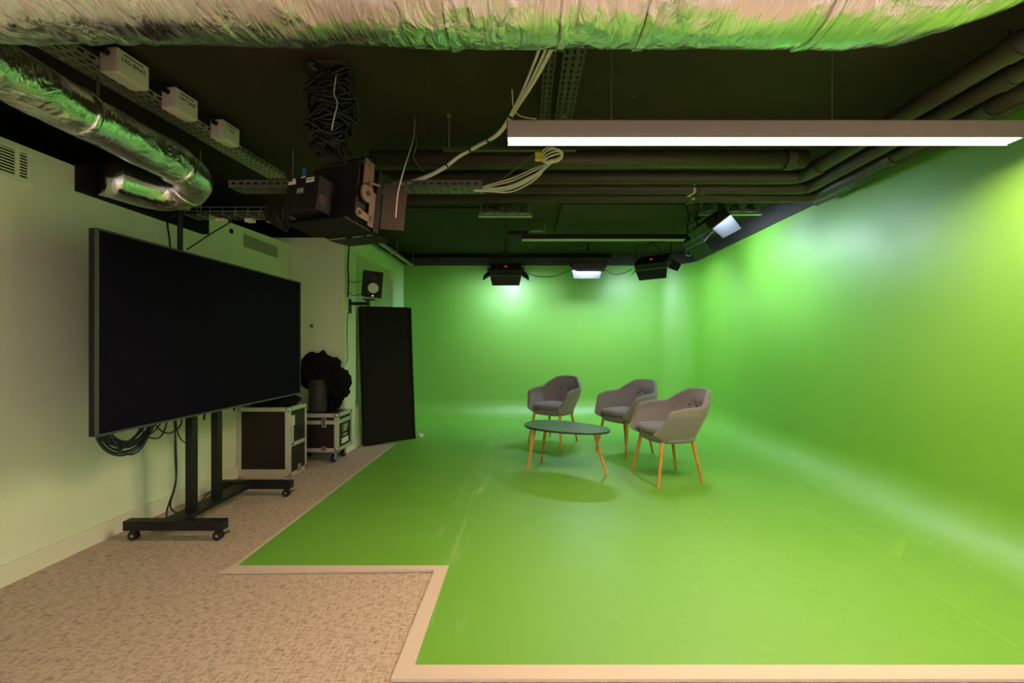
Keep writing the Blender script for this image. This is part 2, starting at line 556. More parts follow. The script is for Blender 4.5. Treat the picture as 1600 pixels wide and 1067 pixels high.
# ================================================================ VENTS
def vent(y0, y1, z0, z1, label, split=None):
    t = thing('air_vent', label, 'vent', (LEFT, (y0 + y1) / 2, z0), group='air vents high on the cream wall')
    W = y1 - y0; H = z1 - z0
    mk('grille_backing', M['void'], lambda b: box(b, (.004, 0, H / 2), (.006, W, H)), t)
    def fr(bm):
        e = .014
        box(bm, (.009, 0, -e / 2), (.018, W + 2 * e, e)); box(bm, (.009, 0, H + e / 2), (.018, W + 2 * e, e))
        box(bm, (.009, -W / 2 - e / 2, H / 2), (.018, e, H)); box(bm, (.009, W / 2 + e / 2, H / 2), (.018, e, H))
        if split: box(bm, (.010, W / 2 - split, H / 2), (.016, .014, H))
    mk('frame', M['cream'], fr, t)
    def lou(bm):
        n = 9
        for i in range(n):
            box(bm, (.010, 0, H * (i + .5) / n), (.012, W, .0055), Matrix.Rotation(.5, 4, 'Y'))
    mk('louvres', M['cream'], lou, t)


vent(1.86, 2.31, 2.135, 2.275, 'large louvred air vent at the left edge of the photo, beside the black step', split=.05)
vent(4.07, 4.64, 2.180, 2.312, 'louvred air vent between the television top and the pillar')
tag(mk('wall_plug', M['blackmatte'], lambda b: cyl(b, (LEFT, 3.92, 2.29), (LEFT + .01, 3.92, 2.29), .022), smooth=True), 'small round black hole plug left of the louvred vent above television', 'plug')
hk = thing('wall_hook', 'small dark wall hook on the pillar, right of the television', 'hook', tuple(at(487, 509, PILL)))
mk('plate', M['darkgalv'], lambda b: cyl(b, (0, 0, 0), (0, -.01, 0), .018), hk, True)
mk('peg', M['darkgalv'], lambda b: tube(b, [(0, -.008, 0), (.01, -.04, -.005), (.035, -.05, -.02)], .006), hk, True)

# ================================================================ LAMPS (room)
def linear_lamp(x0, x1, y, zb, label, m, lit=True, hangers=(), group=None, wid=.085, bh=.075, name='linear_lamp'):
    t = thing(name, label, 'lamp', ((x0 + x1) / 2, y, zb), group=group)
    L = x1 - x0
    mk('housing', M['lampbody'] if lit else M['black'], lambda b: (box(b, (0, wid / 2, .015 + bh / 2), (L, wid + .006, bh), bev=.004), lit and box(b, (0, -.0012, .011), (L, .0024, .022)), lit and box(b, (0, wid + .0012, .011), (L, .0024, .022))), t)
    mk('diffuser', m, lambda b: box(b, (0, wid / 2, .0125 if lit else .006), (L - .01, wid * .98, .005 if lit else .02)), t)
    for s in (-1, 1):
        mk('end_cap', M['bodygrey'] if lit else M['black'], lambda b: box(b, (s * (L / 2), wid / 2, .012 + bh / 2), (.006, wid + .01, bh + .012)), t)
    for hx in hangers:
        mk('hanger_wire', M['galv'], lambda b: cyl(b, (hx - (x0 + x1) / 2, wid / 2, .015 + bh), (hx - (x0 + x1) / 2, wid / 2, CEIL - zb), .003, n=8), t)
    return t


linear_lamp(-.089, 2.56, 2.18, 2.305, 'long lit linear lamp glowing warm white, hanging across the right of the ceiling', M['strip'], hangers=(.45, 1.60))
for k, (yy, xa, xb) in enumerate(((-.15, -.9, 2.4), (-1.9, -.6, 1.6))):
    linear_lamp(xa, xb, yy, 2.45, ['lit linear lamp behind the viewer, nearer the foil duct', 'added white fill lamp behind the viewer, by the near wall'][k], (M['rear'], M['rearfill'])[k], hangers=(-.3, 1.2))  # second lamp is added, lights near wall for the foil's reflection
ul = linear_lamp(-.04, 2.19, 5.42, 2.575, 'unlit black linear lamp hanging near the back, above the panel lights', M['clearg'], lit=False, hangers=(.25, 1.95), wid=.05, bh=.06)
mk('feed_box', M['blackmatte'], lambda b: box(b, (-1.16, .03, .09), (.26, .1, .05), bev=.006), ul)
mk('lamp_coupling', M['darkgalv'], lambda b: box(b, (-.93, .03, .125), (.17, .06, .02)), ul)


# ================================================================ PANEL LIGHTS
def barn(bm, T, w0, w1, d):
    t = .003
    out = [(-w0 / 2, 0), (w0 / 2, 0), (w1 / 2, d), (-w1 / 2, d)]
    prism(bm, out, -t / 2, t / 2, T)


def panel_light(loc, yaw, tilt, label, face, size=(.46, .24, .085), door=.14, doors=('top', 'bottom', 'left', 'right'),
                opens=(60, 60, 60, 60), doormat=None, drop=.22, led=True, group='barn door panel lights on the ceiling by the green wall'):
    W, H, D = size
    t = thing('panel_light', label, 'studio light', loc, yaw, group)
    Th = Matrix.Rotation(tilt, 4, 'X')
    def head(bm):
        vs = box(bm, (0, 0, 0), (W, D, H), bev=.008)
        for i in range(7): vs += box(bm, (-W * .32 + i * W * .105, -D / 2 - .006, 0), (.006, .014, H * .7))
        for v in bm.verts: v.co = Th @ v.co
    h = mk('housing', M['black'], head, t)
    mk('lit_face', face, lambda b: [setattr(v, 'co', Th @ v.co) for v in box(b, (0, D / 2 + .003, 0), (W * .92, .006, H * .88))], h)
    def rim(bm):
        box(bm, (0, D / 2 + .004, H / 2), (W, .012, .012)); box(bm, (0, D / 2 + .004, -H / 2), (W, .012, .012))
        box(bm, (W / 2, D / 2 + .004, 0), (.012, .012, H)); box(bm, (-W / 2, D / 2 + .004, 0), (.012, .012, H))
        for v in bm.verts: v.co = Th @ v.co
    mk('rim', M['darkgalv'], rim, h)
    for sk in (-1, 1):
        mk('tilt_knob', M['rubber'], lambda b: cyl(b, (sk * W / 2, 0, 0), (sk * (W / 2 + .045), 0, 0), .018), t, True)
    if led:
        mk('display', M['led'], lambda b: [setattr(v, 'co', Th @ v.co) for v in box(b, (0, -D / 2 - .014, -H * .12), (.036, .004, .016))], h, label='small glowing red display')
        mk('control_box', M['blackmatte'], lambda b: [setattr(v, 'co', Th @ v.co) for v in box(b, (0, -D / 2 - .006, -H * .1), (.12, .014, .07), bev=.003)], h)
    for nm, op in zip(('top', 'bottom', 'left', 'right'), opens):
        if nm not in doors: continue
        a = math.radians(op)
        if nm in ('top', 'bottom'):
            s = 1 if nm == 'top' else -1
            Tm = Th @ basis((0, D / 2 + .01, s * (H / 2 + .004)), (1, 0, 0), (0, math.sin(a), s * math.cos(a)))
            w0, w1 = W, W * .86
        else:
            s = 1 if nm == 'right' else -1
            Tm = Th @ basis((s * (W / 2 + .004), D / 2 + .01, 0), (0, 0, 1), (s * math.cos(a), math.sin(a), 0))
            w0, w1 = H, H * .72
        mk('barn_door', (doormat or {}).get(nm, M['black']), lambda b: barn(b, Tm, w0, w1, door), t)
    yk = []
    Y2 = W / 2 + .03
    def yoke(bm):
        tube(bm, [(-Y2, 0, -.02), (-Y2, 0, drop - .012), (-Y2 + .012, 0, drop), (Y2 - .012, 0, drop), (Y2, 0, drop - .012), (Y2, 0, -.02)], .007, n=8)
    mk('yoke', M['black'], yoke, t)
    mk('ceiling_stem', M['black'], lambda b: (cyl(b, (0, 0, drop), (0, 0, CEIL - loc[2]), .012), box(b, (0, 0, drop + .012), (.05, .04, .04))), t)
    return t


D2R = math.radians
panel_light((-.28, 6.30, 2.36), 0, D2R(-56), 'leftmost panel light on the back wall, with a red display and open barn doors', M['panel'], opens=(50, 75, 40, 40))
panel_light((.95, 6.40, 2.42), 0, D2R(-80), 'panel light second from left at the back, turned down with silver front flap', M['paneld'], opens=(86, 8, 20, 20), door=.13,
            doormat={'top': M['doorsilver']}, led=False, drop=.22, doors=('bottom', 'top'))
panel_light((1.80, 6.0, 2.41), D2R(-40), D2R(-52), 'panel light in the corner, askew with dangling cables and a red display', M['panel'], opens=(50, 75, 40, 40), drop=.26)
panel_light((1.83, 4.28, 2.45), D2R(-90), D2R(-52), 'panel light nearest the right wall pipes, with a bright silver barn door', M['panels'], opens=(84, 0, 55, 35), door=.17,
            size=(.44, .24, .085), doormat={'top': M['doorsilver']}, doors=('top',), led=False, drop=.20)
panel_light((1.99, 4.92, 2.50), D2R(-84), D2R(-40), 'panel light hidden behind its dark green looking flap, left of the silver barn door', M['panels'], opens=(40, 84, 55, 35), door=.17,
            size=(.42, .20, .085), led=False, drop=.18, doors=('bottom', 'top'))


# big off light near the camera
def big_light():
    t = thing('studio_floodlight', 'large unlit black studio floodlight with taped labels hanging left of centre', 'studio light', (-1.04, 2.40, 2.075), D2R(-20))
    t.scale = (.87, .87, .87)
    Th = Matrix.Rotation(D2R(-8), 4, 'X')
    def P(bm): 
        for v in bm.verts: v.co = Th @ v.co
    def h(bm):
        box(bm, (0, .02, .0), (.38, .16, .38), bev=.012)
        box(bm, (0, .12, 0), (.42, .05, .42), bev=.006)
        P(bm)
    mk('housing', M['blackmatte'], h, t)
    def b1(bm):
        box(bm, (-.10, -.13, -.06), (.26, .14, .22), bev=.012); P(bm)
    bal = mk('ballast_box', M['blackmatte'], b1, t)
    def fins(bm):
        for i in range(5): box(bm, (.034, -.165, -.13 + i * .012), (.010, .05, .003))
        P(bm)
    mk('cooling_fin', M['warmlit'], fins, t)
    def lb(c, s):
        mk('label', M['paper'], lambda b: (box(b, c, s), P(b)), bal, label='white taped label')
    lb((-.185, -.202, .02), (.06, .002, .022)); lb((-.172, -.202, .035), (.022, .002, .022)); lb((-.04, -.202, .022), (.062, .002, .030)); lb((-.10, -.202, .047), (.032, .002, .008))
    mk('spec_plate', M['bodygrey'], lambda b: (box(b, (-.11, -.202, -.04), (.06, .002, .04)), P(b)), bal)
    tx = text('lettering', 'CE 230V\nIP20 LED', .013, Th @ Vector((-.11, -.204, -.04)), (PI / 2 + D2R(-8), 0, 0), M['paper'], bal)
    tx = text('lettering', 'STUDIO 5', .012, Th @ Vector((-.04, -.204, .022)), (PI / 2 + D2R(-8), 0, 0), M['ink'], bal)
    # side bracket with pivot disc, warm lamp light put into its colour
    def sb(bm):
        box(bm, (.214, .0, .10), (.008, .085, .24)); box(bm, (.214, .055, -.08), (.008, .05, .23)); box(bm, (.214, .0, -.15), (.008, .12, .05))
        cyl(bm, (.212, .0, .0), (.226, .0, .0), .058, n=28); cyl(bm, (.21, -.055, -.15), (.224, -.055, -.15), .028, n=20)
        P(bm)
    s = mk('side_bracket', M['warmlit'], sb, t, True, label='metal side bracket tinted with warm lamp light')
    mk('pivot_bolt', M['rubber'], lambda b: (cyl(b, (.224, 0, 0), (.232, 0, 0), .016), P(b)), s, True)
    mk('pivot_bolt', M['rubber'], lambda b: (cyl(b, (.222, -.055, -.15), (.230, -.055, -.15), .013), P(b)), s, True)
    mk('clamp_lever', M['warmlit'], lambda b: (tube(b, [(.235, 0, .05), (.25, -.03, .055), (.255, .06, .075)], .009), P(b)), s, True)
    def dr(name, o, xa, ya, w0, w1, d, m):
        mk(name, m, lambda b: barn(b, Th @ basis(o, xa, ya), w0, w1, d), t)
    dr('barn_door', (.215, .15, -.01), (0, 0, 1), (.75, .66, 0), .32, .29, .15, M['warmlitdoor'])
    dr('barn_door', (-.215, .15, 0), (0, 0, 1), (-.6, .8, 0), .40, .30, .15, M['black'])
    dr('barn_door', (0, .15, -.215), (1, 0, 0), (0, 1, .10), .42, .36, .16, M['black'])
    dr('barn_door', (0, .15, .215), (1, 0, 0), (0, .9, .2), .42, .34, .18, M['black'])
    mk('lens', M['clearg'], lambda b: (box(b, (0, .148, 0), (.36, .004, .36)), P(b)), t)
    def yk(bm):
        tube(bm, [(-.235, .09, 0), (-.235, .09, .25), (-.21, .09, .275), (.19, .09, .275), (.205, .09, .25), (.205, .09, .19)], .010)
    mk('yoke', M['black'], yk, t, True)
    mk('bottom_tray', M['blackmatte'], lambda b: (box(b, (-.03, -.03, -.212), (.46, .22, .012)), P(b)), t)
    mk('power_connector', M['blue'], lambda b: (cyl(b, (-.17, -.14, .10), (-.168, -.14, .145), .011), P(b)), t, True, label='blue power connector')
    return t


big_light()

# scissor hanger wrapped in cables above it
def hanger():
    t = thing('scissor_hanger', 'black scissor hanger wrapped in coiled black cable above the unlit floodlight', 'hanger', (-1.06, 2.33, 2.30))
    top = CEIL - 2.30
    def sc(bm):
        n = 4; hh = top / n
        for i in range(n):
            for y in (-.035, .035):
                for s in (-1, 1):
                    a = Vector((-s * .10, y, i * hh)); b = Vector((s * .10, y, (i + 1) * hh))
                    d = b - a; Tm = basis((a + b) / 2, d, (0, 1, 0)); box(bm, (0, 0, 0), (d.length, .006, .022)); 
                    for v in bm.verts[-8:]: v.co = Tm @ v.co
    bm = bmesh.new(); n = 4; hh = top / n
    for i in range(n):
        for y in (-.035, .035):
            for s in (-1, 1):
                a = Vector((-s * .10, y, i * hh)); b = Vector((s * .10, y, (i + 1) * hh)); d = b - a
                T = basis((a + b) / 2, d, (0, 1, 0)); T0 = T.copy(); T0.translation = (0, 0, 0)
                box(bm, (a + b) / 2, (d.length, .006, .022), T0)
    obj('scissor_arms', bm, M['black'], t)
    mk('ceiling_plate', M['darkgalv'], lambda b: box(b, (0.0, 0, top - .01), (.20, .10, .02)), t)
    mk('spigot', M['black'], lambda b: cyl(b, (0, 0, -.01), (0.02, .02, .03), .02), t, True)
    rnd = random.Random(3)
    for i in range(72):
        z = rnd.uniform(.02, top - .05); r = rnd.uniform(.07, .125) * (1 if z > .12 else .75)
        ph = rnd.uniform(0, 6.3); tx = rnd.uniform(-.5, .5); ty = rnd.uniform(-.5, .5)
        cx = rnd.uniform(-.03, .025); pts = []
        for k in range(22):
            a = 2 * PI * k / 22
            pts.append((cx + r * 1.0 * math.cos(a + ph), r * .75 * math.sin(a + ph), z + r * (tx * math.cos(a) + ty * math.sin(a)) + .02 * math.sin(3 * a + ph)))
        mk('cable', M['cable'], lambda b: tube(b, pts, .0065, n=6, closed=True), t, 'all')
    mk('cable', M['whitecable'], lambda b: tube(b, catmull([(.075, -.10, .36), (.07, -.115, .25), (.09, -.12, .20), (.075, -.125, .12), (.06, -.12, .06)]), .003, n=6), t, 'all', label='thin pale cord')
    mk('cable', M['cable'], lambda b: tube(b, catmull([(-.02, -.1, .02), (-.03, -.12, -.05), (.01, -.14, -.10), (.05, -.10, -.06), (.02, -.1, -.02)]), .004, n=6), t, 'all')


hanger()


def cable(label, pts, r=.0035, m='cable', cat='cable', group=None, k=8, name='cable'):
    o = mk(name, M[m], lambda b: tube(b, catmull(pts, k), r, n=7), smooth='all')
    return tag(o, label, cat, group)


# ================================================================ DUCTS
def duct(bm, pts, r, amp, seed, ringstep=.016, n=56):
    pts = [Vector(p) for p in pts]
    # resample
    out = [pts[0]]
    for a, b in zip(pts, pts[1:]):
        L = (b - a).length; k = max(1, int(L / ringstep))
        for i in range(1, k + 1): out.append(a.lerp(b, i / k))
    up = None
    rings = []
    for i, p in enumerate(out):
        t = (out[min(i + 1, len(out) - 1)] - out[max(i - 1, 0)]).normalized()
        if up is None: up = t.orthogonal().normalized()
        up = (up - t * up.dot(t)).normalized(); s = t.cross(up)
        ring = []
        for k in range(n):
            a = 2 * PI * k / n
            d = up * math.cos(a) + s * math.sin(a)
            q = p + d * r
            f = noise.noise(q * 3.0 + Vector((seed, 0, 0))) * .55 + noise.noise(q * 9 + Vector((0, seed, 0))) * .28
            rg = abs(noise.noise(q * 14 + Vector((seed, seed, 0))))
            patch = max(0, noise.noise(q * 2.1 + Vector((9, seed, 4))) + .05)
            f += patch * (rg - .25) * 2.2
            ring.append(bm.verts.new(p + d * (r + amp * f)))
        rings.append(ring)
    for A, B in zip(rings, rings[1:]):
        for k in range(n): bm.faces.new((A[k], A[(k + 1) % n], B[(k + 1) % n], B[k]))
    bm.faces.new(rings[0][::-1]); bm.faces.new(rings[-1])


def band(bm, p, t, r, wd=.05):
    t = Vector(t).normalized(); p = Vector(p)
    duct(bm, [p - t * wd / 2, p + t * wd / 2], r, .02, p.x * 3, .008, 48)


t = thing('foil_duct', 'large crinkled silver foil duct running across the top of the photo', 'duct', (0, 1.5, 2.5))
R1 = .205
path = [(-2.9, 1.36, -.005), (-2.0, 1.385, 0.0), (-1.0, 1.43, .018), (0, 1.46, .028), (1.0, 1.46, .030), (1.22, 1.46, .035), (1.40, 1.44, .055), (1.58, 1.38, .10), (1.72, 1.30, .17), (1.80, 1.2, .26)]
path = [(x, y - 1.5, z - .02) for x, y, z in path]
pp = catmull(path, 8)
mk('duct_skin', M['foil'], lambda b: duct(b, pp, R1, .020, 3.3), t, 'all')
for X in (-1.75, -.95, -.27, .10, .42, 1.02):
    j = min(range(len(pp)), key=lambda i: abs(pp[i].x - X)); tt = pp[min(j + 1, len(pp) - 1)] - pp[j - 1]
    mk('foil_tape', M['foil'], lambda b: band(b, pp[j], tt, R1 + .005, .035), t, 'all')
for X in (-1.4, .8):
    j = min(range(len(pp)), key=lambda i: abs(pp[i].x - X))
    mk('hanging_strap', M['galv'], lambda b: cyl(b, pp[j] + Vector((0, .0, R1 - .02)), (pp[j].x, pp[j].y, CEIL - 2.5), .006), t)

t = thing('foil_duct', 'slimmer foil duct along the left wall bending into the black recess', 'duct', (-2.2, 2.0, 2.4))
p2 = catmull([(0.02, -1.7, .03), (0, -.6, .015), (-.02, 0.3, 0), (-.02, .72, -.005), (-.05, .88, -.03), (-.15, .96, -.075), (-.27, .93, -.115), (-.34, .80, -.125), (-.37, .62, -.125)], 8)
mk('duct_skin', M['foily'], lambda b: duct(b, p2, .118, .014, 8.1, .013, 44), t, 'all')
for j in (14, 24, 40):
    mk('foil_tape', M['foil'], lambda b: band(b, p2[j], p2[j + 1] - p2[j - 1], .121, .03), t, 'all')
mk('hanging_strap', M['darkgalv'], lambda b: cyl(b, (0, .2, .1), (0, .2, .37), .006), t)

# ================================================================ PIPES
def pipe(label, pts, r, collars=(), group='painted pipes under the ceiling'):
    pts = [Vector(p) for p in pts]
    t = thing('ceiling_pipe', label, 'pipe', pts[0], group=group)
    rel = [p - pts[0] for p in pts]
    # rounded bends
    out = [rel[0]]
    for i in range(1, len(rel) - 1):
        a, b, c = rel[i - 1], rel[i], rel[i + 1]
        k = .09; A = b + (a - b).normalized() * k; B = b + (c - b).normalized() * k
        for j in range(7):
            s = j / 6; out.append((A * (1 - s) + b * s) * (1 - s) + (b * (1 - s) + B * s) * s)
    out.append(rel[-1])
    mk('pipe_run', M['pipe'], lambda b: tube(b, out, r, n=20), t, 'all')
    for a, d in collars:
        a = Vector(a) - pts[0]; d = Vector(d).normalized()
        mk('collar', M['pipe'], lambda b: cyl(b, a - d * .03, a + d * .03, r * 1.18, n=20), t, True)
    return t


zp = 2.53
pipe('outermost painted pipe, nearest the charcoal fascia, turning the ceiling corner', [(-1.1, 3.68, zp - .01), (2.49, 3.68, zp - .01), (2.49, -2.9, zp - .01)], .046, [((1.43, 3.68, zp - .01), (1, 0, 0)), ((2.49, 2.3, zp - .01), (0, 1, 0)), ((2.49, 2.9, zp - .01), (0, 1, 0))])
pipe('second painted pipe in from the fascia, turning the ceiling corner', [(-1.1, 3.50, zp), (2.32, 3.50, zp), (2.32, -2.9, zp)], .046, [((1.45, 3.50, zp), (1, 0, 0)), ((2.32, 2.05, zp), (0, 1, 0))])
pipe('innermost of the pipes that turn the ceiling corner', [(-1.1, 3.30, zp + .01), (2.13, 3.30, zp + .01), (2.13, -2.9, zp + .01)], .05, [((2.13, 1.85, zp + .01), (0, 1, 0)), ((2.13, 3.1, zp + .01), (0, 1, 0))])
pipe('thick straight duct pipe across the ceiling, nearest the hanging white ring', [(-1.1, 3.08, zp + .055), (2.02, 3.08, zp + .055)], .062, [((1.9, 3.08, zp + .055), (1, 0, 0))])
pipe('straight painted pipe hugging the right wall up by the fascia', [(2.665, FRONT + .1, zp + .02), (2.665, 3.9, zp + .02)], .035)
for x, y, s in ((1.43, 3.735, 'outermost'), (1.37, 3.56, 'second')):
    tag(bx('pipe_bracket', (x, y - .05, zp + .02), (.02, .11, .14), M['tape'], rot=Matrix.Rotation(.12, 4, 'Z')), f'small pale bracket strapped round the {s} ceiling pipe', 'bracket', 'pale pipe brackets')

# ================================================================ CABLE TRAYS
cable_tray('cable_tray', 'slotted cable tray above the left foil duct that carries the white boxes', (-2.25, 1.2, 2.63), (-2.06, 3.55, 2.63), .15, .035, M['galv'], rows=4)
cable_tray('cable_tray', 'slotted tray crossing the ceiling behind the hanging cables and floodlight', (-2.02, 2.98, 2.325), (-.29, 2.98, 2.325), .14, .045, M['darkgalv'], rows=4)
cable_tray('cable_tray', 'right one of the twin dark perforated trays above the lamp end', (.245, 1.75, 2.68), (.245, 2.75, 2.68), .11, .04, M['pipe'], rows=3)
cable_tray('cable_tray', 'left one of the twin dark perforated trays above the lamp end', (.125, 1.75, 2.68), (.125, 2.75, 2.68), .06, .04, M['pipe'], rows=2)


def junction(y, label, s, txt):
    x = -2.25 + (y - 1.2) / 2.35 * .19 + .085
    t = thing('junction_box', label, 'junction box', (x, y, 2.60), D2R(-4.6), 'white boxes on the left cable tray')
    w, d, h = s
    mk('box_body', M['white'], lambda b: box(b, (d / 2 - .02, 0, h / 2), (d, w, h), bev=.010), t)
    mk('lid', M['white'], lambda b: box(b, (d - .016, 0, h / 2), (.012, w * .97, h * .97), bev=.005), t)
    text('lettering', txt, .030, (d - .0095, 0, h * .62), FACE_X, M['ink'], t)
    mk('printed_line', M['ink'], lambda b: box(b, (d - .0098, 0, h * .84), (.001, w * .6, .006)), t)
    mk('cable_gland', M['rubber'], lambda b: cyl(b, (d * .3, -w / 2, h * .75), (d * .3, -w / 2 - .025, h * .75), .014), t, True)


junction(2.20, 'biggest white junction box, nearest the big foil duct', (.17, .085, .125), '1A5-8AA5')
junction(2.52, 'middle white junction box of three on the cable tray', (.155, .08, .125), '1A7-2A8')
junction(2.86, 'farthest white junction box, nearest the hanging floodlight', (.15, .08, .12), '1A4')

# ceiling rail the white cables lie over
t = thing('support_rail', 'thin steel support rail hung on rods under the white cables', 'rail', (-.10, 2.82, 2.53))
mk('rail_bar', M['pipe'], lambda b: (box(b, (0, 0, 0), (.88, .035, .004)), box(b, (0, -.016, .009), (.88, .003, .018)), box(b, (0, .016, .009), (.88, .003, .018))), t)
for x in (-.40, .36):
    mk('threaded_rod', M['galv'], lambda b: (cyl(b, (x, 0, 0), (x, 0, CEIL - 2.53), .004, n=8), cyl(b, (x, 0, CEIL - 2.545), (x, 0, CEIL - 2.53), .014, n=10)), t)

# white cable bundles
t = thing('cable_bundle', 'thick bundle of white cables sweeping down from the big duct to the tray', 'cable bundle', (0, 2.8, 2.55), group='white cable bundles')
O = Vector((0, 2.8, 2.55))
base = [at(858, 62, 1.86), at(832, 120, 2.08), at(806, 168, 2.32), at(779, 208, 2.56), at(744, 229, 2.78), at(716, 245, 2.86), at(690, 264, 2.90), at(650, 282, 2.93), at(600, 290, 2.96), at(560, 291, 2.98)]
rnd = random.Random(5)
for i in range(11):
    ox, oz = rnd.uniform(-1, 1), rnd.uniform(-1, 1); fan = (2.6, 1.8, .8, .8, .8, .8, .9, 1.1, 1.5, 1.6)
    pts = [p - O + Vector((ox * .013 * f, oz * .004, oz * .010 * f)) for p, f in zip(base, fan)]
    mk('cable', M['whitecable'], lambda b: tube(b, catmull(pts, 7), .0052, n=7), t, 'all')
bp = catmull(base, 7)
for j in (16, 24, 30, 40):
    p = bp[j] - O; d = (bp[j + 1] - bp[j - 1]).normalized()
    mk('cable_tie', M['rubber'], lambda b: cyl(b, p - d * .005, p + d * .005, .019, n=14), t)
t = thing('cable_bundle', 'fan of white cables drooping from the tray end up to a ring', 'cable bundle', (0, 3.2, 2.55), group='white cable bundles')
O = Vector((0, 3.2, 2.55))
rnd = random.Random(8)
for i in range(8):
    s = i / 7
    pts = [at(740, 297, 2.98), at(765, 293 + 5 * s, 2.96), at(800, 284 + 14 * s, 2.92), at(835, 268 + 12 * s, 2.86), at(853, 258 + 4 * s, 2.8), at(862 + 6 * s, 249, 2.76)]
    jx, jz = rnd.uniform(-.02, .02), rnd.uniform(-.022, .022)
    pts = [p - O + Vector((0, jx * f, jz * f)) for p, f in zip(pts, (.3, .8, 1, .9, .3, 0))]
    mk('cable', M['whitecable'], lambda b: tube(b, catmull(pts, 7), .0048, n=7), t, 'all')
t = thing('cable_coil', 'coil of white cable with a yellow tag hanging below the support rail', 'cable coil', at(864, 246, 2.74))
for i in range(4):
    a0 = i * .7; c = Vector((random.uniform(-.005, .005), 0, random.uniform(-.004, .004)))
    mk('cable', M['whitecable'], lambda b: tube(b, [c + Vector((.062 * math.cos(a), (.04 + .006 * i) * math.sin(a), .022 * math.cos(a + a0) + .006 * i)) for a in [2 * PI * k / 26 for k in range(26)]], .0055, n=7, closed=True), t, 'all')
mk('tag', M['yellow'], lambda b: box(b, (-.09, 0, .004), (.05, .03, .05), bev=.004), t, label='yellow plastic tag')
mk('coil_hook', M['darkgalv'], lambda b: cyl(b, (0, 0, .0), (0, 0, CEIL - at(864, 246, 2.74).z), .003, n=8), t)

cable('thin dark cable drooping from the ceiling left of the white bundle', [at(666, 80, 2.19), at(664, 130, 2.35), at(660, 170, 2.45), at(664, 215, 2.52), at(664, 248, 2.5)])
cable('pale thin cord hanging down past the floodlight barn door', [at(648, 176, 2.90), at(648, 195, 2.82), at(645, 220, 2.6), at(632, 262, 2.42), at(622, 300, 2.38), at(618, 340, 2.36)], .003, 'whitecable')
cable('short knotted green-grey cord beside the pale hanging cord', [at(647, 200, 2.92), at(651, 225, 2.9), at(646, 245, 2.9), at(656, 262, 2.9), at(662, 268, 2.9)], .004, 'darkgalv')
cable('loose cable curling out of the white bundle under the twin trays', [at(800, 140, 2.3), at(803, 170, 2.4), at(815, 182, 2.45), at(838, 186, 2.5)], .003, 'whitecable')
cable('thin cable from the support rail down to the pipes', [at(838, 238, 2.83), at(800, 268, 2.93), at(772, 290, 2.97)], .003, 'darkgalv')
tag(mk('ceiling_fitting', M['whitecable'], lambda b: tube(b, catmull([at(989, 150, 2.62), at(995, 145, 2.61), at(1000, 146, 2.60), (at(1006, 137, 2.56))], 4), .008, n=8), smooth='all'), 'small bent pale bracket stuck on the dark ceiling above the lamp', 'bracket')
tag(mk('ceiling_hook', M['darkgalv'], lambda b: tube(b, catmull([at(1578, 48, 2.02), at(1579, 62, 2.0), at(1576, 73, 1.98), at(1573, 66, 2.0)], 4), .006, n=8), smooth='all'), 'small hook on the ceiling in the upper right corner', 'hook')

# ================================================================ WIRE BASKET left
t = thing('wire_basket', 'wire mesh cable basket hanging above the television top', 'basket', (-2.55, 3.20, 2.224))
def wb(bm):
    L = .76
    for y, z in ((0, .055), (0, .025), (0, 0), (.045, 0), (.09, 0), (.13, 0), (.13, .055), (.13, .025)):
        cyl(bm, (0, y, z), (L, y, z), .0022, n=6)
    for k in range(9):
        x = k * L / 8
        tube(bm, [(x, 0, .055), (x, 0, 0), (x, .13, 0), (x, .13, .055)], .0022, n=6)
mk('mesh_wires', M['galv'], wb, t)
for x, y, w_ in ((.20, .10, .07), (.42, .10, .06), (.60, .11, .09)):
    mk('socket_block', M['white'], lambda b: box(b, (x, y + .01, -.014), (w_, .05, .028), bev=.004), t)
for x in (.02, .74):
    mk('hanging_rod', M['galv'], lambda b: cyl(b, (x, .13, .05), (x, .13, CEIL - 2.224), .004, n=8), t)
mk('end_clip', M['yellow'], lambda b: box(b, (.01, -.006, .035), (.06, .012, .012)), t, label='yellow end clip')
tag(mk('drop_pole', M['black'], lambda b: cyl(b, (-2.535, 3.14, .9), (-2.535, 3.14, 2.26), .017), smooth=True), 'black pole between the wire basket and the back of the television', 'pole')
cable('black cable left of the pole going down behind the television', [(-2.60, 3.18, 2.22), at(262, 345, 3.12), at(265, 375, 3.12), (-2.58, 3.12, 1.8)], .006)
cable('black cable right of the pole going down behind the television', [at(286, 335, 3.17), at(282, 360, 3.14), (-2.50, 3.14, 1.8)], .005)
cable('slanting black cable from the wire basket to the television top', [at(365, 342, 3.25), at(352, 352, 3.22), at(330, 365, 3.15), at(292, 390, 3.05)], .005)
t = thing('cable_coil', 'hank of black cables looped at the right end of the wire basket', 'cable coil', at(430, 335, 3.12))
for i in range(9):
    rr = .045 + .006 * i
    mk('cable', M['cable'], lambda b: tube(b, [Vector((.35 * rr * math.cos(a) + .01 * i - .03, .01 * i - .04, rr * 1.25 * math.sin(a))) for a in [2 * PI * k / 22 for k in range(22)]], .0055, n=7, closed=True), t, 'all')

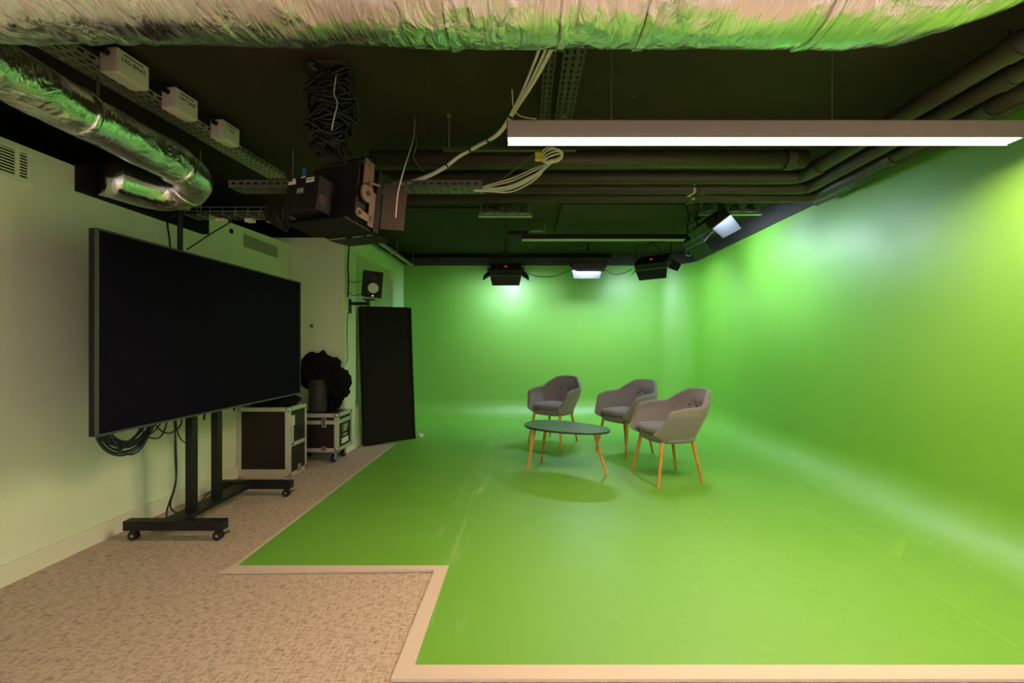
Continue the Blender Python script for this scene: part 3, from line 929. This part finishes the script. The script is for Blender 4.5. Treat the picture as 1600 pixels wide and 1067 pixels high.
# ================================================================ FOUR SPOT FIXTURES + REAR LADDER
def spots(x0, x1, y, label):
    t = thing('spotlight_rail', label, 'spotlight rail', ((x0 + x1) / 2, y, 2.64), group='rails of four round spotlights')
    L = x1 - x0
    mk('rail_frame', M['galv'], lambda b: (box(b, (0, 0, 0), (L, .05, .022)), box(b, (0, 0, .03), (L * .97, .012, .012)),
       box(b, (-L / 2 + .03, 0, .06), (.01, .03, .12)), box(b, (L / 2 - .03, 0, .06), (.01, .03, .12))), t)
    for i in range(4):
        x = -L * .33 + i * L * .22
        def hd(bm):
            lathe(bm, [(.012, 0), (.045, .01), (.048, .045), (.03, .075), (.01, .08)], Matrix.Translation((x, .03, .035)) @ Matrix.Rotation((i % 2) * .5 - .3, 4, 'Y'))
        h = mk('spot_head', M['darkgalv'], hd, t, True)
        mk('bulb', M['clearg'], lambda b: cyl(b, (x, .03, .030), (x, .03, .037), .034), h, True)


spots(-.50, .08, 4.62, 'rail of four unlit spotlights above the leftmost panel light')
spots(1.85, 2.52, 4.55, 'rail of four unlit spotlights above the silver barn door')
t = thing('ladder_tray', 'pale ladder tray along the rear left wall top by the speaker', 'cable tray', (-1.93, 5.2, 2.575))
mk('side_rail', M['galv'], lambda b: box(b, (-.07, .98, 0), (.012, 1.96, .03)), t)
mk('side_rail', M['galv'], lambda b: box(b, (.07, .98, 0), (.012, 1.96, .03)), t)
mk('tray_floor', M['galv'], lambda b: box(b, (.02, .98, .01), (.08, 1.96, .003)), t)
for i in range(3):
    mk('rung', M['galv'], lambda b: box(b, (0, .1 + i * .88, -.016), (.2, .02, .012)), t)
    mk('threaded_rod', M['galv'], lambda b: cyl(b, (.08, .1 + i * .88, 0), (.08, .1 + i * .88, CEIL - 2.575), .004, n=8), t)

# cables of the panel lights
cable('thin black cable slung between the two left panel lights', [(-.05, 6.36, 2.36), (.15, 6.4, 2.28), (.40, 6.42, 2.27), (.62, 6.42, 2.34), (.70, 6.42, 2.37)], .006)
cable('thin black cable slung from the turned down panel light to the corner one', [(1.20, 6.42, 2.38), (1.33, 6.4, 2.30), (1.45, 6.3, 2.30), (1.56, 6.2, 2.34)], .006)
cable('looped cable over the yoke of the corner panel light', [(1.60, 5.98, 2.45), (1.66, 5.9, 2.56), (1.78, 5.9, 2.63), (1.90, 5.92, 2.52), (2.0, 5.95, 2.62), (2.12, 6.0, 2.66)], .006)
cable('black cable dangling behind the corner panel light', [(2.02, 5.6, 2.72), (2.05, 5.6, 2.55), (2.16, 5.6, 2.47), (2.2, 5.6, 2.72)], .006)
cable('black cable hanging down beside the silver door panel light yoke', [(1.74, 4.6, 2.74), (1.76, 4.58, 2.60), (1.74, 4.57, 2.48), (1.85, 4.6, 2.40)], .007)
tag(mk('cable_reel', M['galv'], lambda b: tube(b, [Vector((2.43 + .04 * math.cos(a), 6.35 + .02 * math.sin(a), 2.60 + .04 * math.sin(a))) for a in [2 * PI * k / 20 for k in range(20)]], .007, n=7, closed=True), smooth='all'), 'small pale cable loop on the fascia in the rounded corner', 'cable loop')

# ================================================================ TELEVISION + STAND
t = thing('television', 'very large black flat screen television on the rolling stand', 'television', (-2.20, 2.19, .774), D2R(-.9))
W, H = 1.93, 1.075
mk('casing', M['blackmatte'], lambda b: box(b, (-.022, W / 2, H / 2), (.036, W, H), bev=.004), t)
mk('bezel', M['bezel'], lambda b: (box(b, (0, W / 2, .006), (.014, W + .004, .012)), box(b, (0, W / 2, H - .005), (.014, W + .004, .010)), box(b, (0, .004, H / 2), (.014, .010, H)), box(b, (0, W - .004, H / 2), (.014, .010, H))), t)
mk('screen', M['screen'], lambda b: box(b, (.001, W / 2, H / 2 + .002), (.008, W - .018, H - .022)), t)
mk('rear_cover', M['blackmatte'], lambda b: box(b, (-.045, W / 2, H * .45), (.02, W * .5, H * .5), bev=.006), t)

t = thing('television_stand', 'black rolling television stand with two posts and castors', 'stand', (-2.28, 3.13, 0))
for y in (-.19, .05):
    mk('post', M['black'], lambda b: box(b, (-.015, y, .97), (.05, .05, 1.72), bev=.003), t)
mk('crossbar', M['black'], lambda b: box(b, (.0, 0, .105), (.13, .80, .03), bev=.003), t)
for y in (-.40, .38):
    mk('foot_bar', M['black'], lambda b: box(b, (.05, y, .10), (.63, .06, .06), bev=.003), t)
    for x in (-.22, .32):
        c = bpy.data.objects.new('castor', None); C.objects.link(c); c.parent = t; c.location = (x, y, 0)
        mk('wheel', M['rubber'], lambda b: (cyl(b, (0, -.014, .03), (0, -.004, .03), .03), cyl(b, (0, .004, .03), (0, .014, .03), .03)), c, True)
        mk('hub', M['chrome'], lambda b: cyl(b, (0, -.016, .03), (0, .016, .03), .010), c, True)
        mk('fork', M['rubber'], lambda b: (box(b, (.004, 0, .055), (.035, .036, .022), bev=.004), cyl(b, (0, 0, .055), (0, 0, .075), .018)), c)
        if x > 0: mk('brake_pedal', M['rubber'], lambda b: box(b, (.042, 0, .045), (.05, .026, .006), Matrix.Rotation(-.3, 4, 'Y')), c)
mk('mount_rail', M['black'], lambda b: (box(b, (-.005, -.07, 1.15), (.03, .7, .05)), box(b, (-.005, -.07, 1.50), (.03, .7, .05))), t)

# coiled blue cables under the television
t = thing('cable_coil', 'big coil of dark blue cables hanging under the television near corner', 'cable coil', (-2.40, 2.57, .76))
rnd = random.Random(11)
for i in range(13):
    ry = rnd.uniform(.13, .19); rz = rnd.uniform(.09, .17); cy_ = rnd.uniform(-.02, .03); cz = rnd.uniform(-.02, .03); xo = rnd.uniform(-.02, .03); tl = rnd.uniform(-.25, .25)
    mk('cable', M['bluecable'] if i % 3 else M['cable'], lambda b: tube(b, [Vector((xo + .015 * math.sin(2 * a), cy_ + ry * math.cos(a) - tl * rz * math.sin(a) * .4, cz + rz * math.sin(a) + tl * ry * .5 * math.cos(a))) for a in [2 * PI * k / 30 for k in range(30)]], .0055, n=7, closed=True), t, 'all')
mk('cable', M['bluecable'], lambda b: tube(b, catmull([(.0, .17, .03), (.0, .26, .06), (.0, .29, -.03), (0, .24, -.12), (0, .15, -.10), (0, .1, -.04)]), .005, n=7), t, 'all')
cable('twisted black cable pair hanging from television to carpet, left strand', [(-2.36, 2.87, .80), (-2.37, 2.90, .55), (-2.36, 2.885, .32), (-2.40, 2.86, .12), (-2.37, 2.88, .03), (-2.34, 3.0, .04), (-2.36, 3.1, .10), (-2.4, 3.3, .13), (-2.42, 3.5, .04)], .005)
cable('twisted black cable pair hanging from television to carpet, right strand', [(-2.36, 2.89, .80), (-2.36, 2.88, .55), (-2.37, 2.90, .32), (-2.39, 2.88, .15), (-2.35, 2.96, .07), (-2.36, 3.05, .09), (-2.41, 3.2, .05)], .005)
cable('black cable looping under the television centre', [(-2.36, 2.68, .80), (-2.36, 2.76, .70), (-2.36, 2.84, .66), (-2.36, 2.93, .70), (-2.36, 2.93, .80)], .005)
cable('black cable running from the blue coil up behind the television', [(-2.38, 2.60, .66), (-2.37, 2.72, .69), (-2.36, 2.80, .77), (-2.36, 2.85, .80)], .004)
t = thing('cable_end', 'loose black plug lead hanging beside the stand post', 'cable', (-2.36, 2.90, .80))
mk('lead', M['cable'], lambda b: tube(b, catmull([(0, -.01, 0), (0, -.005, -.12), (0, .03, -.2), (0, .10, -.262)]), .004, n=7), t, 'all')
mk('plug', M['rubber'], lambda b: cyl(b, (0, .095, -.26), (0, .125, -.265), .008), t, True)
cable('short cable stub between the two stand posts', [(-2.33, 3.10, .78), (-2.33, 3.105, .74), (-2.33, 3.10, .70)], .008)
cable('short cable stub right of the farther stand post', [(-2.33, 3.42, .80), (-2.33, 3.425, .755), (-2.33, 3.42, .72)], .008)


# ================================================================ FLIGHT CASES
def ball(bm, c, r=.016, s=.05):
    cx, cy, cz = c
    box(bm, c, (s, s, s), bev=r)


def case(loc, w, d, h, label, castors=False, lid=None):
    t = thing('flight_case', label, 'flight case', loc, 0, 'flight cases by the pillar')
    z0 = .125 if castors else .0
    hh = h - z0
    mk('case_body', M['ply'], lambda b: box(b, (0, d / 2, z0 + hh / 2), (w, d, hh)), t)
    e = .038
    def al(bm):
        for sx in (-1, 1):
            for sy in (0, 1):
                box(bm, (sx * (w / 2 - e / 2 + .003), sy * d + (e / 2 - .003) * (1 - 2 * sy), z0 + hh / 2), (e, e, hh))
        for zz in (z0 + e / 2, z0 + hh - e / 2 + .003):
            for sy in (0, 1): box(bm, (0, sy * d + (e / 2 - .004) * (1 - 2 * sy), zz), (w, e, e))
            for sx in (-1, 1): box(bm, (sx * (w / 2 - e / 2 + .004), d / 2, zz), (e, d, e))
        if lid:
            zz = z0 + hh * lid
            for sy in (0, 1): box(bm, (0, sy * d + (e / 2 - .005) * (1 - 2 * sy), zz), (w, e, e * 1.05))
            for sx in (-1, 1): box(bm, (sx * (w / 2 - e / 2 + .005), d / 2, zz), (e, d, e * 1.05))
    mk('edge_trim', M['alu'], al, t)
    for sx in (-1, 1):
        for sy in (0, 1):
            for zz in (z0 + .02, z0 + hh - .018):
                mk('corner_cap', M['chrome'], lambda b: box(b, (sx * (w / 2 - .016), sy * d + .018 * (1 - 2 * sy), zz), (.05, .05, .05), bev=.015), t, True)
    if castors:
        for sx in (-1, 1):
            for sy in (0, 1):
                x = sx * (w / 2 - .07); y = .06 if sy == 0 else d - .06
                c = bpy.data.objects.new('castor', None); C.objects.link(c); c.parent = t; c.location = (x, y, 0)
                mk('wheel', M['rubber'], lambda b: cyl(b, (-.016, 0, .045), (.016, 0, .045), .045, n=20), c, True)
                mk('fork', M['galv'], lambda b: (box(b, (-.022, 0, .08), (.004, .04, .09)), box(b, (.022, 0, .08), (.004, .04, .09)), box(b, (0, 0, .122), (.07, .07, .006))), c)
    return t


c1 = case((-2.45, 4.0, 0), .48, .32, .655, 'larger flight case with scuffed aluminium edges, standing against the cream wall')
mk('base_rail', M['alu'], lambda b: box(b, (0, -.002, .05), (.46, .012, .06)), c1)
mk('side_rail', M['alu'], lambda b: (box(b, (.242, .16, .30), (.012, .30, .035)), box(b, (.242, .055, .40), (.012, .03, .22))), c1)
mk('latch', M['chrome'], lambda b: (box(b, (.250, .055, .53), (.014, .045, .10), bev=.004), box(b, (.25, .16, .055), (.014, .07, .07), bev=.004)), c1)
mk('front_corner_plate', M['ply'], lambda b: [cyl(b, (sx * .185, -.002, z), (sx * .185, .004, z), .022) for sx in (-1, 1) for z in (.09, .59)], c1, True)
c2 = case((-2.22, 4.47, 0), .52, .36, .52, 'smaller flight case on wheels with white lettering and a pale label', castors=True, lid=.78)
mk('latch', M['chrome'], lambda b: (box(b, (.12, -.010, .43), (.05, .014, .10), bev=.005), box(b, (.12, -.008, .16), (.055, .010, .045), bev=.004)), c2)
text('lettering', '1BF', .11, (.2625, .18, .345), FACE_X, M['paper'], c2)
text('lettering', 'AUDIO', .035, (.2625, .18, .275), FACE_X, M['paper'], c2)
mk('label', M['paper'], lambda b: box(b, (.262, .18, .215), (.003, .17, .055)), c2, label='pale blank label')


def blob(bm, sx, sy, sz, amp, seed, fold=0, base=True):
    bmesh.ops.create_icosphere(bm, subdivisions=5, radius=1)
    for v in bm.verts:
        n = v.co.copy()
        a = math.atan2(n.y, n.x)
        f = 1 + amp * (noise.noise(n * 1.7 + Vector((seed, 0, 0))) + .6 * noise.noise(n * 4.5 + Vector((0, seed, 0)))) + fold * math.sin(9 * a + 3 * noise.noise(n * 2)) * (1 - n.z) * .5
        v.co = Vector((n.x * sx * f, n.y * sy * f, n.z * sz * (1 + amp * noise.noise(n * 3 + Vector((seed, 2, 2))))))
        if base: v.co.z = max(0, v.co.z + sz * .55) if v.co.z < -sz * .55 else v.co.z + sz * .55
    

tag(mk('soft_bag', M['cloth'], lambda b: (blob(b, .23, .15, .085, .12, 4), [setattr(v, 'co', v.co + Vector((-2.44, 4.16, .661))) for v in b.verts]), smooth='all'), 'flat black soft bag lying on the larger flight case', 'bag')
# grey cylinder bag
t = thing('tube_bag', 'upright dark grey round bag on the smaller flight case', 'bag', (-2.23, 4.60, .525))
mk('bag_body', M['bag'], lambda b: lathe(b, [(.06, 0), (.088, .01), (.092, .1), (.09, .30), (.075, .345), (.03, .36)], n=28), t, True)
mk('piping', M['rubber'], lambda b: tube(b, [Vector((.091 * math.cos(a), .091 * math.sin(a), .30)) for a in [2 * PI * k / 28 for k in range(28)]], .005, closed=True), t, 'all')


def drape(bm):
    # cloth thrown over: tall lumpy mound with a ragged right-hand lobe
    blob(bm, .24, .14, .21, .22, 2, fold=.10, base=False)
    for v in bm.verts: v.co += Vector((-.06, 0, .42))
    k = len(bm.verts)
    b2 = bmesh.new(); blob(b2, .135, .10, .19, .30, 7, fold=.22, base=False)
    me = bpy.data.meshes.new('tmp')
    for v in b2.verts: v.co = Matrix.Rotation(.45, 4, 'Y') @ v.co + Vector((.13, -.01, .26))
    b2.to_mesh(me); b2.free(); bm.from_mesh(me)
    b3 = bmesh.new(); blob(b3, .10, .09, .16, .2, 9, fold=.2, base=False)
    for v in b3.verts: v.co = v.co + Vector((.05, .03, .13))
    b3.to_mesh(me); b3.free(); bm.from_mesh(me)
    bpy.data.meshes.remove(me)


o = mk('black_cloth', M['cloth'], drape, smooth='all'); o.location = (-2.20, 4.71, .535)
tag(o, 'crumpled heap of black cloth on the smaller flight case by the pillar', 'cloth')

# ================================================================ ACOUSTIC PANELS
def slab(name, label, p0, p1, q0, q1, th, m, strap=False):
    """leaning padded panel: bottom p0-p1 (front edge), top q0-q1"""
    p0, p1, q0, q1 = map(Vector, (p0, p1, q0, q1))
    n = (p1 - p0).cross(q0 - p0).normalized()
    t = thing(name, label, 'folding panel', p0)
    def f(bm):
        vs = [bm.verts.new(v - p0) for v in (p0, p1, q1, q0)] + [bm.verts.new(v - p0 - n * th) for v in (p0, p1, q1, q0)]
        for q in ((0, 1, 2, 3), (7, 6, 5, 4), (0, 4, 5, 1), (1, 5, 6, 2), (2, 6, 7, 3), (3, 7, 4, 0)): bm.faces.new([vs[i] for i in q])
        bmesh.ops.bevel(bm, geom=bm.edges[:], offset=.012, segments=3, affect='EDGES')
        low = min(v.co.z for v in bm.verts)
        for v in bm.verts: v.co.z -= low - .001
    mk('padded_board', m, f, t, True)
    if strap:
        def s(bm):
            a = (p1 - p0) + (q1 - p1) * .44 - n * th * .5
            box(bm, a + Vector((.008, 0, 0)), (.02, .03, .06), bev=.006)
        mk('side_strap', M['rubber'], s, t)
        mk('side_edge', M['black'], lambda b: tube(b, [(p1 - p0) + (q1 - p1) * k / 10 + Vector((.006, -.003, 0)) for k in range(11)], .010, n=8), t, 'all')
    return t


slab('folding_panel', 'tall black padded panel leaning at the edge of the green floor', (-1.955, 5.19, .002), (-1.445, 5.60, .002), (-2.04, 5.28, 1.72), (-1.53, 5.69, 1.74), .07, M['foam'], True)
slab('folding_panel', 'second black panel leaning behind the front padded panel', (-1.99, 5.26, .002), (-1.78, 5.50, .002), (-2.03, 5.40, 1.62), (-1.82, 5.62, 1.62), .03, M['blackmatte'])
o = tag(mk('crumpled_paper', M['paper'], lambda b: blob(b, .04, .03, .03, .3, 3), smooth=True), 'crumpled white scrap on the green floor beside the black panel', 'paper scrap')
o.location = (-1.40, 5.72, .012)
cable('thin stray wire curling up beside the black panel foot', [(-1.42, 5.78, .03), (-1.36, 5.78, .05), (-1.34, 5.78, .11), (-1.335, 5.78, .16)], .004, 'whitecable')

# ================================================================ SPEAKER
t = thing('speaker', 'black studio speaker with white cone on a wall bracket', 'speaker', (-1.80, 5.0, 1.80), D2R(28))
Tt = Matrix.Rotation(D2R(10), 4, 'X') @ Matrix.Rotation(D2R(3), 4, 'Y')
def TT(bm): 
    for v in bm.verts: v.co = Tt @ v.co
cb = mk('cabinet', M['blackmatte'], lambda b: (box(b, (0, 0, .155), (.20, .20, .30), bev=.008), TT(b)), t)
mk('woofer', M['cone'], lambda b: (lathe(b, [(.060, 0), (.058, .004), (.028, -.012), (.024, -.004), (.004, .0)], Matrix.Translation((0, -.103, .115)) @ Matrix.Rotation(PI / 2, 4, 'X')), TT(b)), t, True, label='white woofer cone')
mk('surround', M['rubber'], lambda b: (tube(b, [Vector((.064 * math.cos(a), -.102, .115 + .064 * math.sin(a))) for a in [2 * PI * k / 28 for k in range(28)]], .006, closed=True), TT(b)), t, 'all')
mk('tweeter', M['black'], lambda b: (lathe(b, [(.036, 0), (.034, .004), (.014, -.006), (.003, .003)], Matrix.Translation((.0, -.102, .235)) @ Matrix.Rotation(PI / 2, 4, 'X')), TT(b)), t, True)
mk('power_light', M['power'], lambda b: (cyl(b, (0, -.100, .026), (0, -.104, .026), .007), TT(b)), t, True, label='glowing white power light')
t = thing('speaker_bracket', 'black wall bracket arm holding up the studio speaker', 'bracket', (LEFTR, 5.02, 1.70))
mk('wall_plate', M['black'], lambda b: box(b, (.006, 0, .0), (.012, .07, .17), bev=.004), t)
mk('arm', M['black'], lambda b: (box(b, (.10, 0, .03), (.20, .03, .035), bev=.004), box(b, (.235, -.01, .075), (.12, .10, .012))), t)
mk('joint', M['black'], lambda b: cyl(b, (.22, -.01, .0), (.22, -.01, .075), .02), t, True)
cable('black cable down the pillar edge to the speaker bracket', [(LEFTR + .02, 4.95, 2.57), (LEFTR + .025, 4.95, 2.42), (LEFTR + .012, 4.95, 2.2), (LEFTR + .015, 4.95, 1.95), (LEFTR + .01, 4.95, 1.80)], .008)
cable('thin cable dropping from the bracket down to the cloth heap', [(LEFTR + .012, 4.94, 1.62), (LEFTR + .008, 4.93, 1.4), (LEFTR + .016, 4.92, 1.2), (LEFTR + .012, 4.92, 1.06), (LEFTR - .03, 4.86, .95)], .0035)
cable('short cable into the back of the speaker, upper', [(LEFTR + .014, 4.95, 1.98), (-1.98, 4.97, 1.97), (-1.91, 5.0, 1.99)], .004)
cable('short cable into the back of the speaker, lower', [(LEFTR + .014, 4.95, 1.86), (-2.0, 4.97, 1.82), (-1.91, 5.0, 1.84)], .004)


# ================================================================ ARMCHAIRS
def shell_pt(u, v):
    """u -1..1 round the shell (0 = middle of back), v 0..1 upwards; front is -Y"""
    au = abs(u); s = 1 if u >= 0 else -1
    # rim height
    def sm(a, b, x):
        x = max(0, min(1, (x - a) / (b - a))); return x * x * (3 - 2 * x)
    h = .806 - .010 * sm(0, .24, au) - .125 * sm(.22, .44, au) - .022 * sm(.44, .80, au)
    h -= .15 * max(0, (au - .76) / .24) ** 2.4
    z0 = .375 + .03 * max(0, (au - .85) / .15) ** 2
    z = z0 + (h - z0) * v
    t = (z - .375) / .43
    wx = .212 + .092 * min(1, t / .55) ** .8 - .075 * sm(.68, 1.0, t) * (1 - sm(.3, .5, au) * .6)
    by = .203 + .200 * t
    yc = -.02
    if au < .55:
        a = au / .55 * PI / 2
        e = .66
        x = wx * abs(math.sin(a)) ** e; y = yc + (by - yc) * abs(math.cos(a)) ** e
    else:
        q = (au - .55) / .45
        fr = -.262 + .07 * max(0, 1 - v / .5) ** 2 + .05 * max(0, (v - .5) / .5) ** 2
        x = wx + .004 * q; y = yc + (fr - yc) * q
        x -= .025 * q * q
    return Vector((s * x, y, z))


def make_chair(label):
    t = thing('armchair', label, 'armchair', (0, 0, 0), 0, 'grey felt armchairs on the green floor')
    bm = bmesh.new(); NU, NV = 72, 22
    th = .034
    def inner(u, v, p):
        e = .01
        du = shell_pt(min(1, u + e), v) - shell_pt(max(-1, u - e), v); dv = shell_pt(u, min(1, v + e)) - shell_pt(u, max(0, v - e))
        n = Vector((du.y, -du.x, 0)).normalized()
        c = Vector((0, 0, .6)) - p
        if n.dot(Vector((c.x, c.y, 0))) < 0: n = -n
        q = p + n * th
        # tufts in the back
        for bxp in (-.055, .055):
            d = math.hypot(q.x - bxp, (q.z - .665))
            if q.y > 0: q -= n * .026 * math.exp(-(d / .032) ** 2)
        return q
    rows = []
    for i in range(NU + 1):
        u = -1 + 2 * i / NU
        outer = [shell_pt(u, j / NV) for j in range(NV + 1)]
        inn = [inner(u, j / NV, outer[j]) for j in range(NV + 1)]
        rim = []
        n = (inn[-1] - outer[-1])
        for k in range(1, 5):
            a = PI * k / 5
            rim.append((outer[-1] + inn[-1]) / 2 - n / 2 * math.cos(a) + Vector((0, 0, th * .5)) * math.sin(a))
        ring = outer + rim + inn[::-1]
        rows.append([bm.verts.new(p) for p in ring])
    for A, B in zip(rows, rows[1:]):
        for k in range(len(A) - 1): bm.faces.new((A[k], B[k], B[k + 1], A[k + 1]))
        bm.faces.new((A[-1], B[-1], B[0], A[0]))
    # rounded front ends
    for R, sy in ((rows[0], 1), (rows[-1], 1)):
        m_ = len(R)
        mid = []
        half = m_ // 2
        prev = R
        for st, off in ((.62, .010), (.0, .016)):
            cur = []
            for k in range(m_):
                o_ = R[k].co; opp = R[m_ - 1 - k].co; c = (o_ + opp) / 2
                cur.append(bm.verts.new(c + (o_ - c) * st + Vector((0, -off, 0))))
            for k in range(m_ - 1): bm.faces.new((prev[k], prev[k + 1], cur[k + 1], cur[k]))
            bm.faces.new((prev[-1], prev[0], cur[0], cur[-1]))
            prev = cur
    bmesh.ops.remove_doubles(bm, verts=bm.verts, dist=.0004)
    obj('shell', bm, M['felt'], t, 'all')
    # seat pan
    def pan(bm):
        rows = []
        for sc, z in ((.72, .362), (.93, .366), (1.0, .382), (1.01, .41), (1.0, .435), (.9, .445)):
            r = []
            for k in range(48):
                a = 2 * PI * k / 48
                ex = .62
                x = .228 * sc * math.copysign(abs(math.cos(a)) ** ex, math.cos(a)); y = .215 * sc * math.copysign(abs(math.sin(a)) ** ex, math.sin(a))
                r.append(bm.verts.new((x, y - .005, z)))
            rows.append(r)
        for A, B in zip(rows, rows[1:]):
            for k in range(48): bm.faces.new((A[k], A[(k + 1) % 48], B[(k + 1) % 48], B[k]))
        bm.faces.new(rows[0][::-1]); bm.faces.new(rows[-1])
    mk('seat_base', M['felt'], pan, t, True)
    def cu(bm):
        rows = []
        for sc, z in ((.9, .440), (.99, .447), (1.03, .465), (1.0, .485), (.93, .496), (.75, .503), (.4, .508)):
            r = []
            for k in range(48):
                a = 2 * PI * k / 48; ex = .58
                x = .205 * sc * math.copysign(abs(math.cos(a)) ** ex, math.cos(a)); y = .215 * sc * math.copysign(abs(math.sin(a)) ** ex, math.sin(a))
                r.append(bm.verts.new((x, y - .03, z)))
            rows.append(r)
        for A, B in zip(rows, rows[1:]):
            for k in range(48): bm.faces.new((A[k], A[(k + 1) % 48], B[(k + 1) % 48], B[k]))
        bm.faces.new(rows[0][::-1]); bm.faces.new(rows[-1])
    mk('seat_cushion', M['cushion'], cu, t, 'all')
    for x in (-.055, .055):
        mk('tuft_button', M['button'], lambda b: (bmesh.ops.create_uvsphere(b, u_segments=12, v_segments=8, radius=.012), [setattr(v, 'co', v.co + Vector((x, .272, .665))) for v in b.verts]), t, 'all')
    for sx in (-1, 1):
        mk('leg', M['oak'], lambda b: cyl(b, (sx * .185, -.165, .378), (sx * .235, -.235, 0), .0175, .0115, n=16), t, True)
        mk('leg', M['oak'], lambda b: cyl(b, (sx * .165, .150, .378), (sx * .205, .225, 0), .0175, .0115, n=16), t, True)
    return t


ch = make_chair('grey felt armchair nearest the camera, rightmost of the three')
spots3 = [((1.322, 3.96), 193.6, None), ((1.155, 4.90), 213, 'middle grey felt armchair, partly behind the nearest one'), ((.372, 5.41), 234.6, 'grey felt armchair behind the oval table, farthest back')]
for (x, y), a, lb in spots3:
    o = ch if lb is None else copy_tree(ch)
    if lb: o['label'] = lb
    o.location = (x, y, .012); o.rotation_euler = (0, 0, D2R(a + 90))

# ================================================================ TABLE
t = thing('coffee_table', 'low pebble shaped dark green table with three oak legs', 'table', (.40, 4.20, .012))
pts = [(-.006, 4.36), (.07, 4.51), (.206, 4.575), (.407, 4.52), (.62, 4.37), (.77, 4.21), (.815, 4.07), (.76, 3.95), (.62, 3.895), (.46, 3.92), (.28, 3.985), (.13, 4.09), (.03, 4.20)]
L = len(pts); cl = []
for i in range(L):
    p0, p1, p2, p3 = [Vector(pts[(i + k - 1) % L]) for k in range(4)]
    for j in range(6):
        s = j / 6
        cl.append(.5 * ((2 * p1) + (p2 - p0) * s + (2 * p0 - 5 * p1 + 4 * p2 - p3) * s * s + (3 * p1 - p0 - 3 * p2 + p3) * s ** 3) - Vector((.40, 4.20)))
cl = cl[::-1]
mk('table_top', M['tabletop'], lambda b: prism(b, [tuple(p) for p in cl], .424, .430), t)
mk('table_edge', M['tableedge'], lambda b: prism(b, [(p.x * .99, p.y * .99) for p in cl], .410, .4238), t)
for (fx, fy), (tx_, ty_) in (((.02, 4.14), (.10, 4.22)), ((.18, 4.54), (.22, 4.44)), ((.775, 4.055), (.66, 4.06))):
    mk('leg', M['oak'], lambda b: cyl(b, (tx_ - .4, ty_ - 4.2, .410), (fx - .4, fy - 4.2, 0), .017, .011), t, True)

# scuffs lying on the painted floor: a peeled patch of fresher paint
def patch(bm):
    pts = [(2.13, 2.50), (2.18, 2.475), (2.43, 2.70), (2.43, 2.765)]
    prism(bm, pts, .0122, .0136)
tag(mk('paint_patch', mat('fresh_green', (.17, .44, .045), .6), patch), 'slanted patch of lighter green tape on the green floor at right', 'patch')

def seam(bm, x0, x1, y0, y1, h):
    rs = random.Random(int(x0 * 100)); n = 60; L_ = []; R_ = []
    for k in range(n + 1):
        y = y0 + (y1 - y0) * k / n; x = x0 + (x1 - x0) * k / n + rs.uniform(-.003, .003)
        L_.append((x - .004, y)); R_.append((x + .004, y))
    rows = [[bm.verts.new((*a, .0115)), bm.verts.new(((a[0] + b[0]) / 2, a[1], .012 + h)), bm.verts.new((*b, .0115))] for a, b in zip(L_, R_)]
    for A, B in zip(rows, rows[1:]):
        for k in range(2): bm.faces.new((A[k], A[k + 1], B[k + 1], B[k]))
struct(mk('trim_8', M['green_floor'], lambda b: seam(b, -.415, -.50, 2.42, 6.6, .0022), smooth='all'), 'raised seam in the green floor')
struct(mk('trim_9', M['green_floor'], lambda b: seam(b, 2.02, 2.20, 1.75, 5.6, .0022), smooth='all'), 'raised seam in the green floor near the side wall')

# small clips on the right wall head
for k, (yy) in enumerate((3.05, 2.82)):
    tag(mk('wall_clip', M['galv'], lambda b: tube(b, catmull([(2.735, yy, 2.66), (2.70, yy, 2.64), (2.68, yy - .01, 2.66)], 4), .008, n=8), smooth='all'), ['small pale clip on the right fascia, farther of the two', 'small pale clip on the right fascia, nearer of the two'][k], 'clip', 'clips on the right fascia')
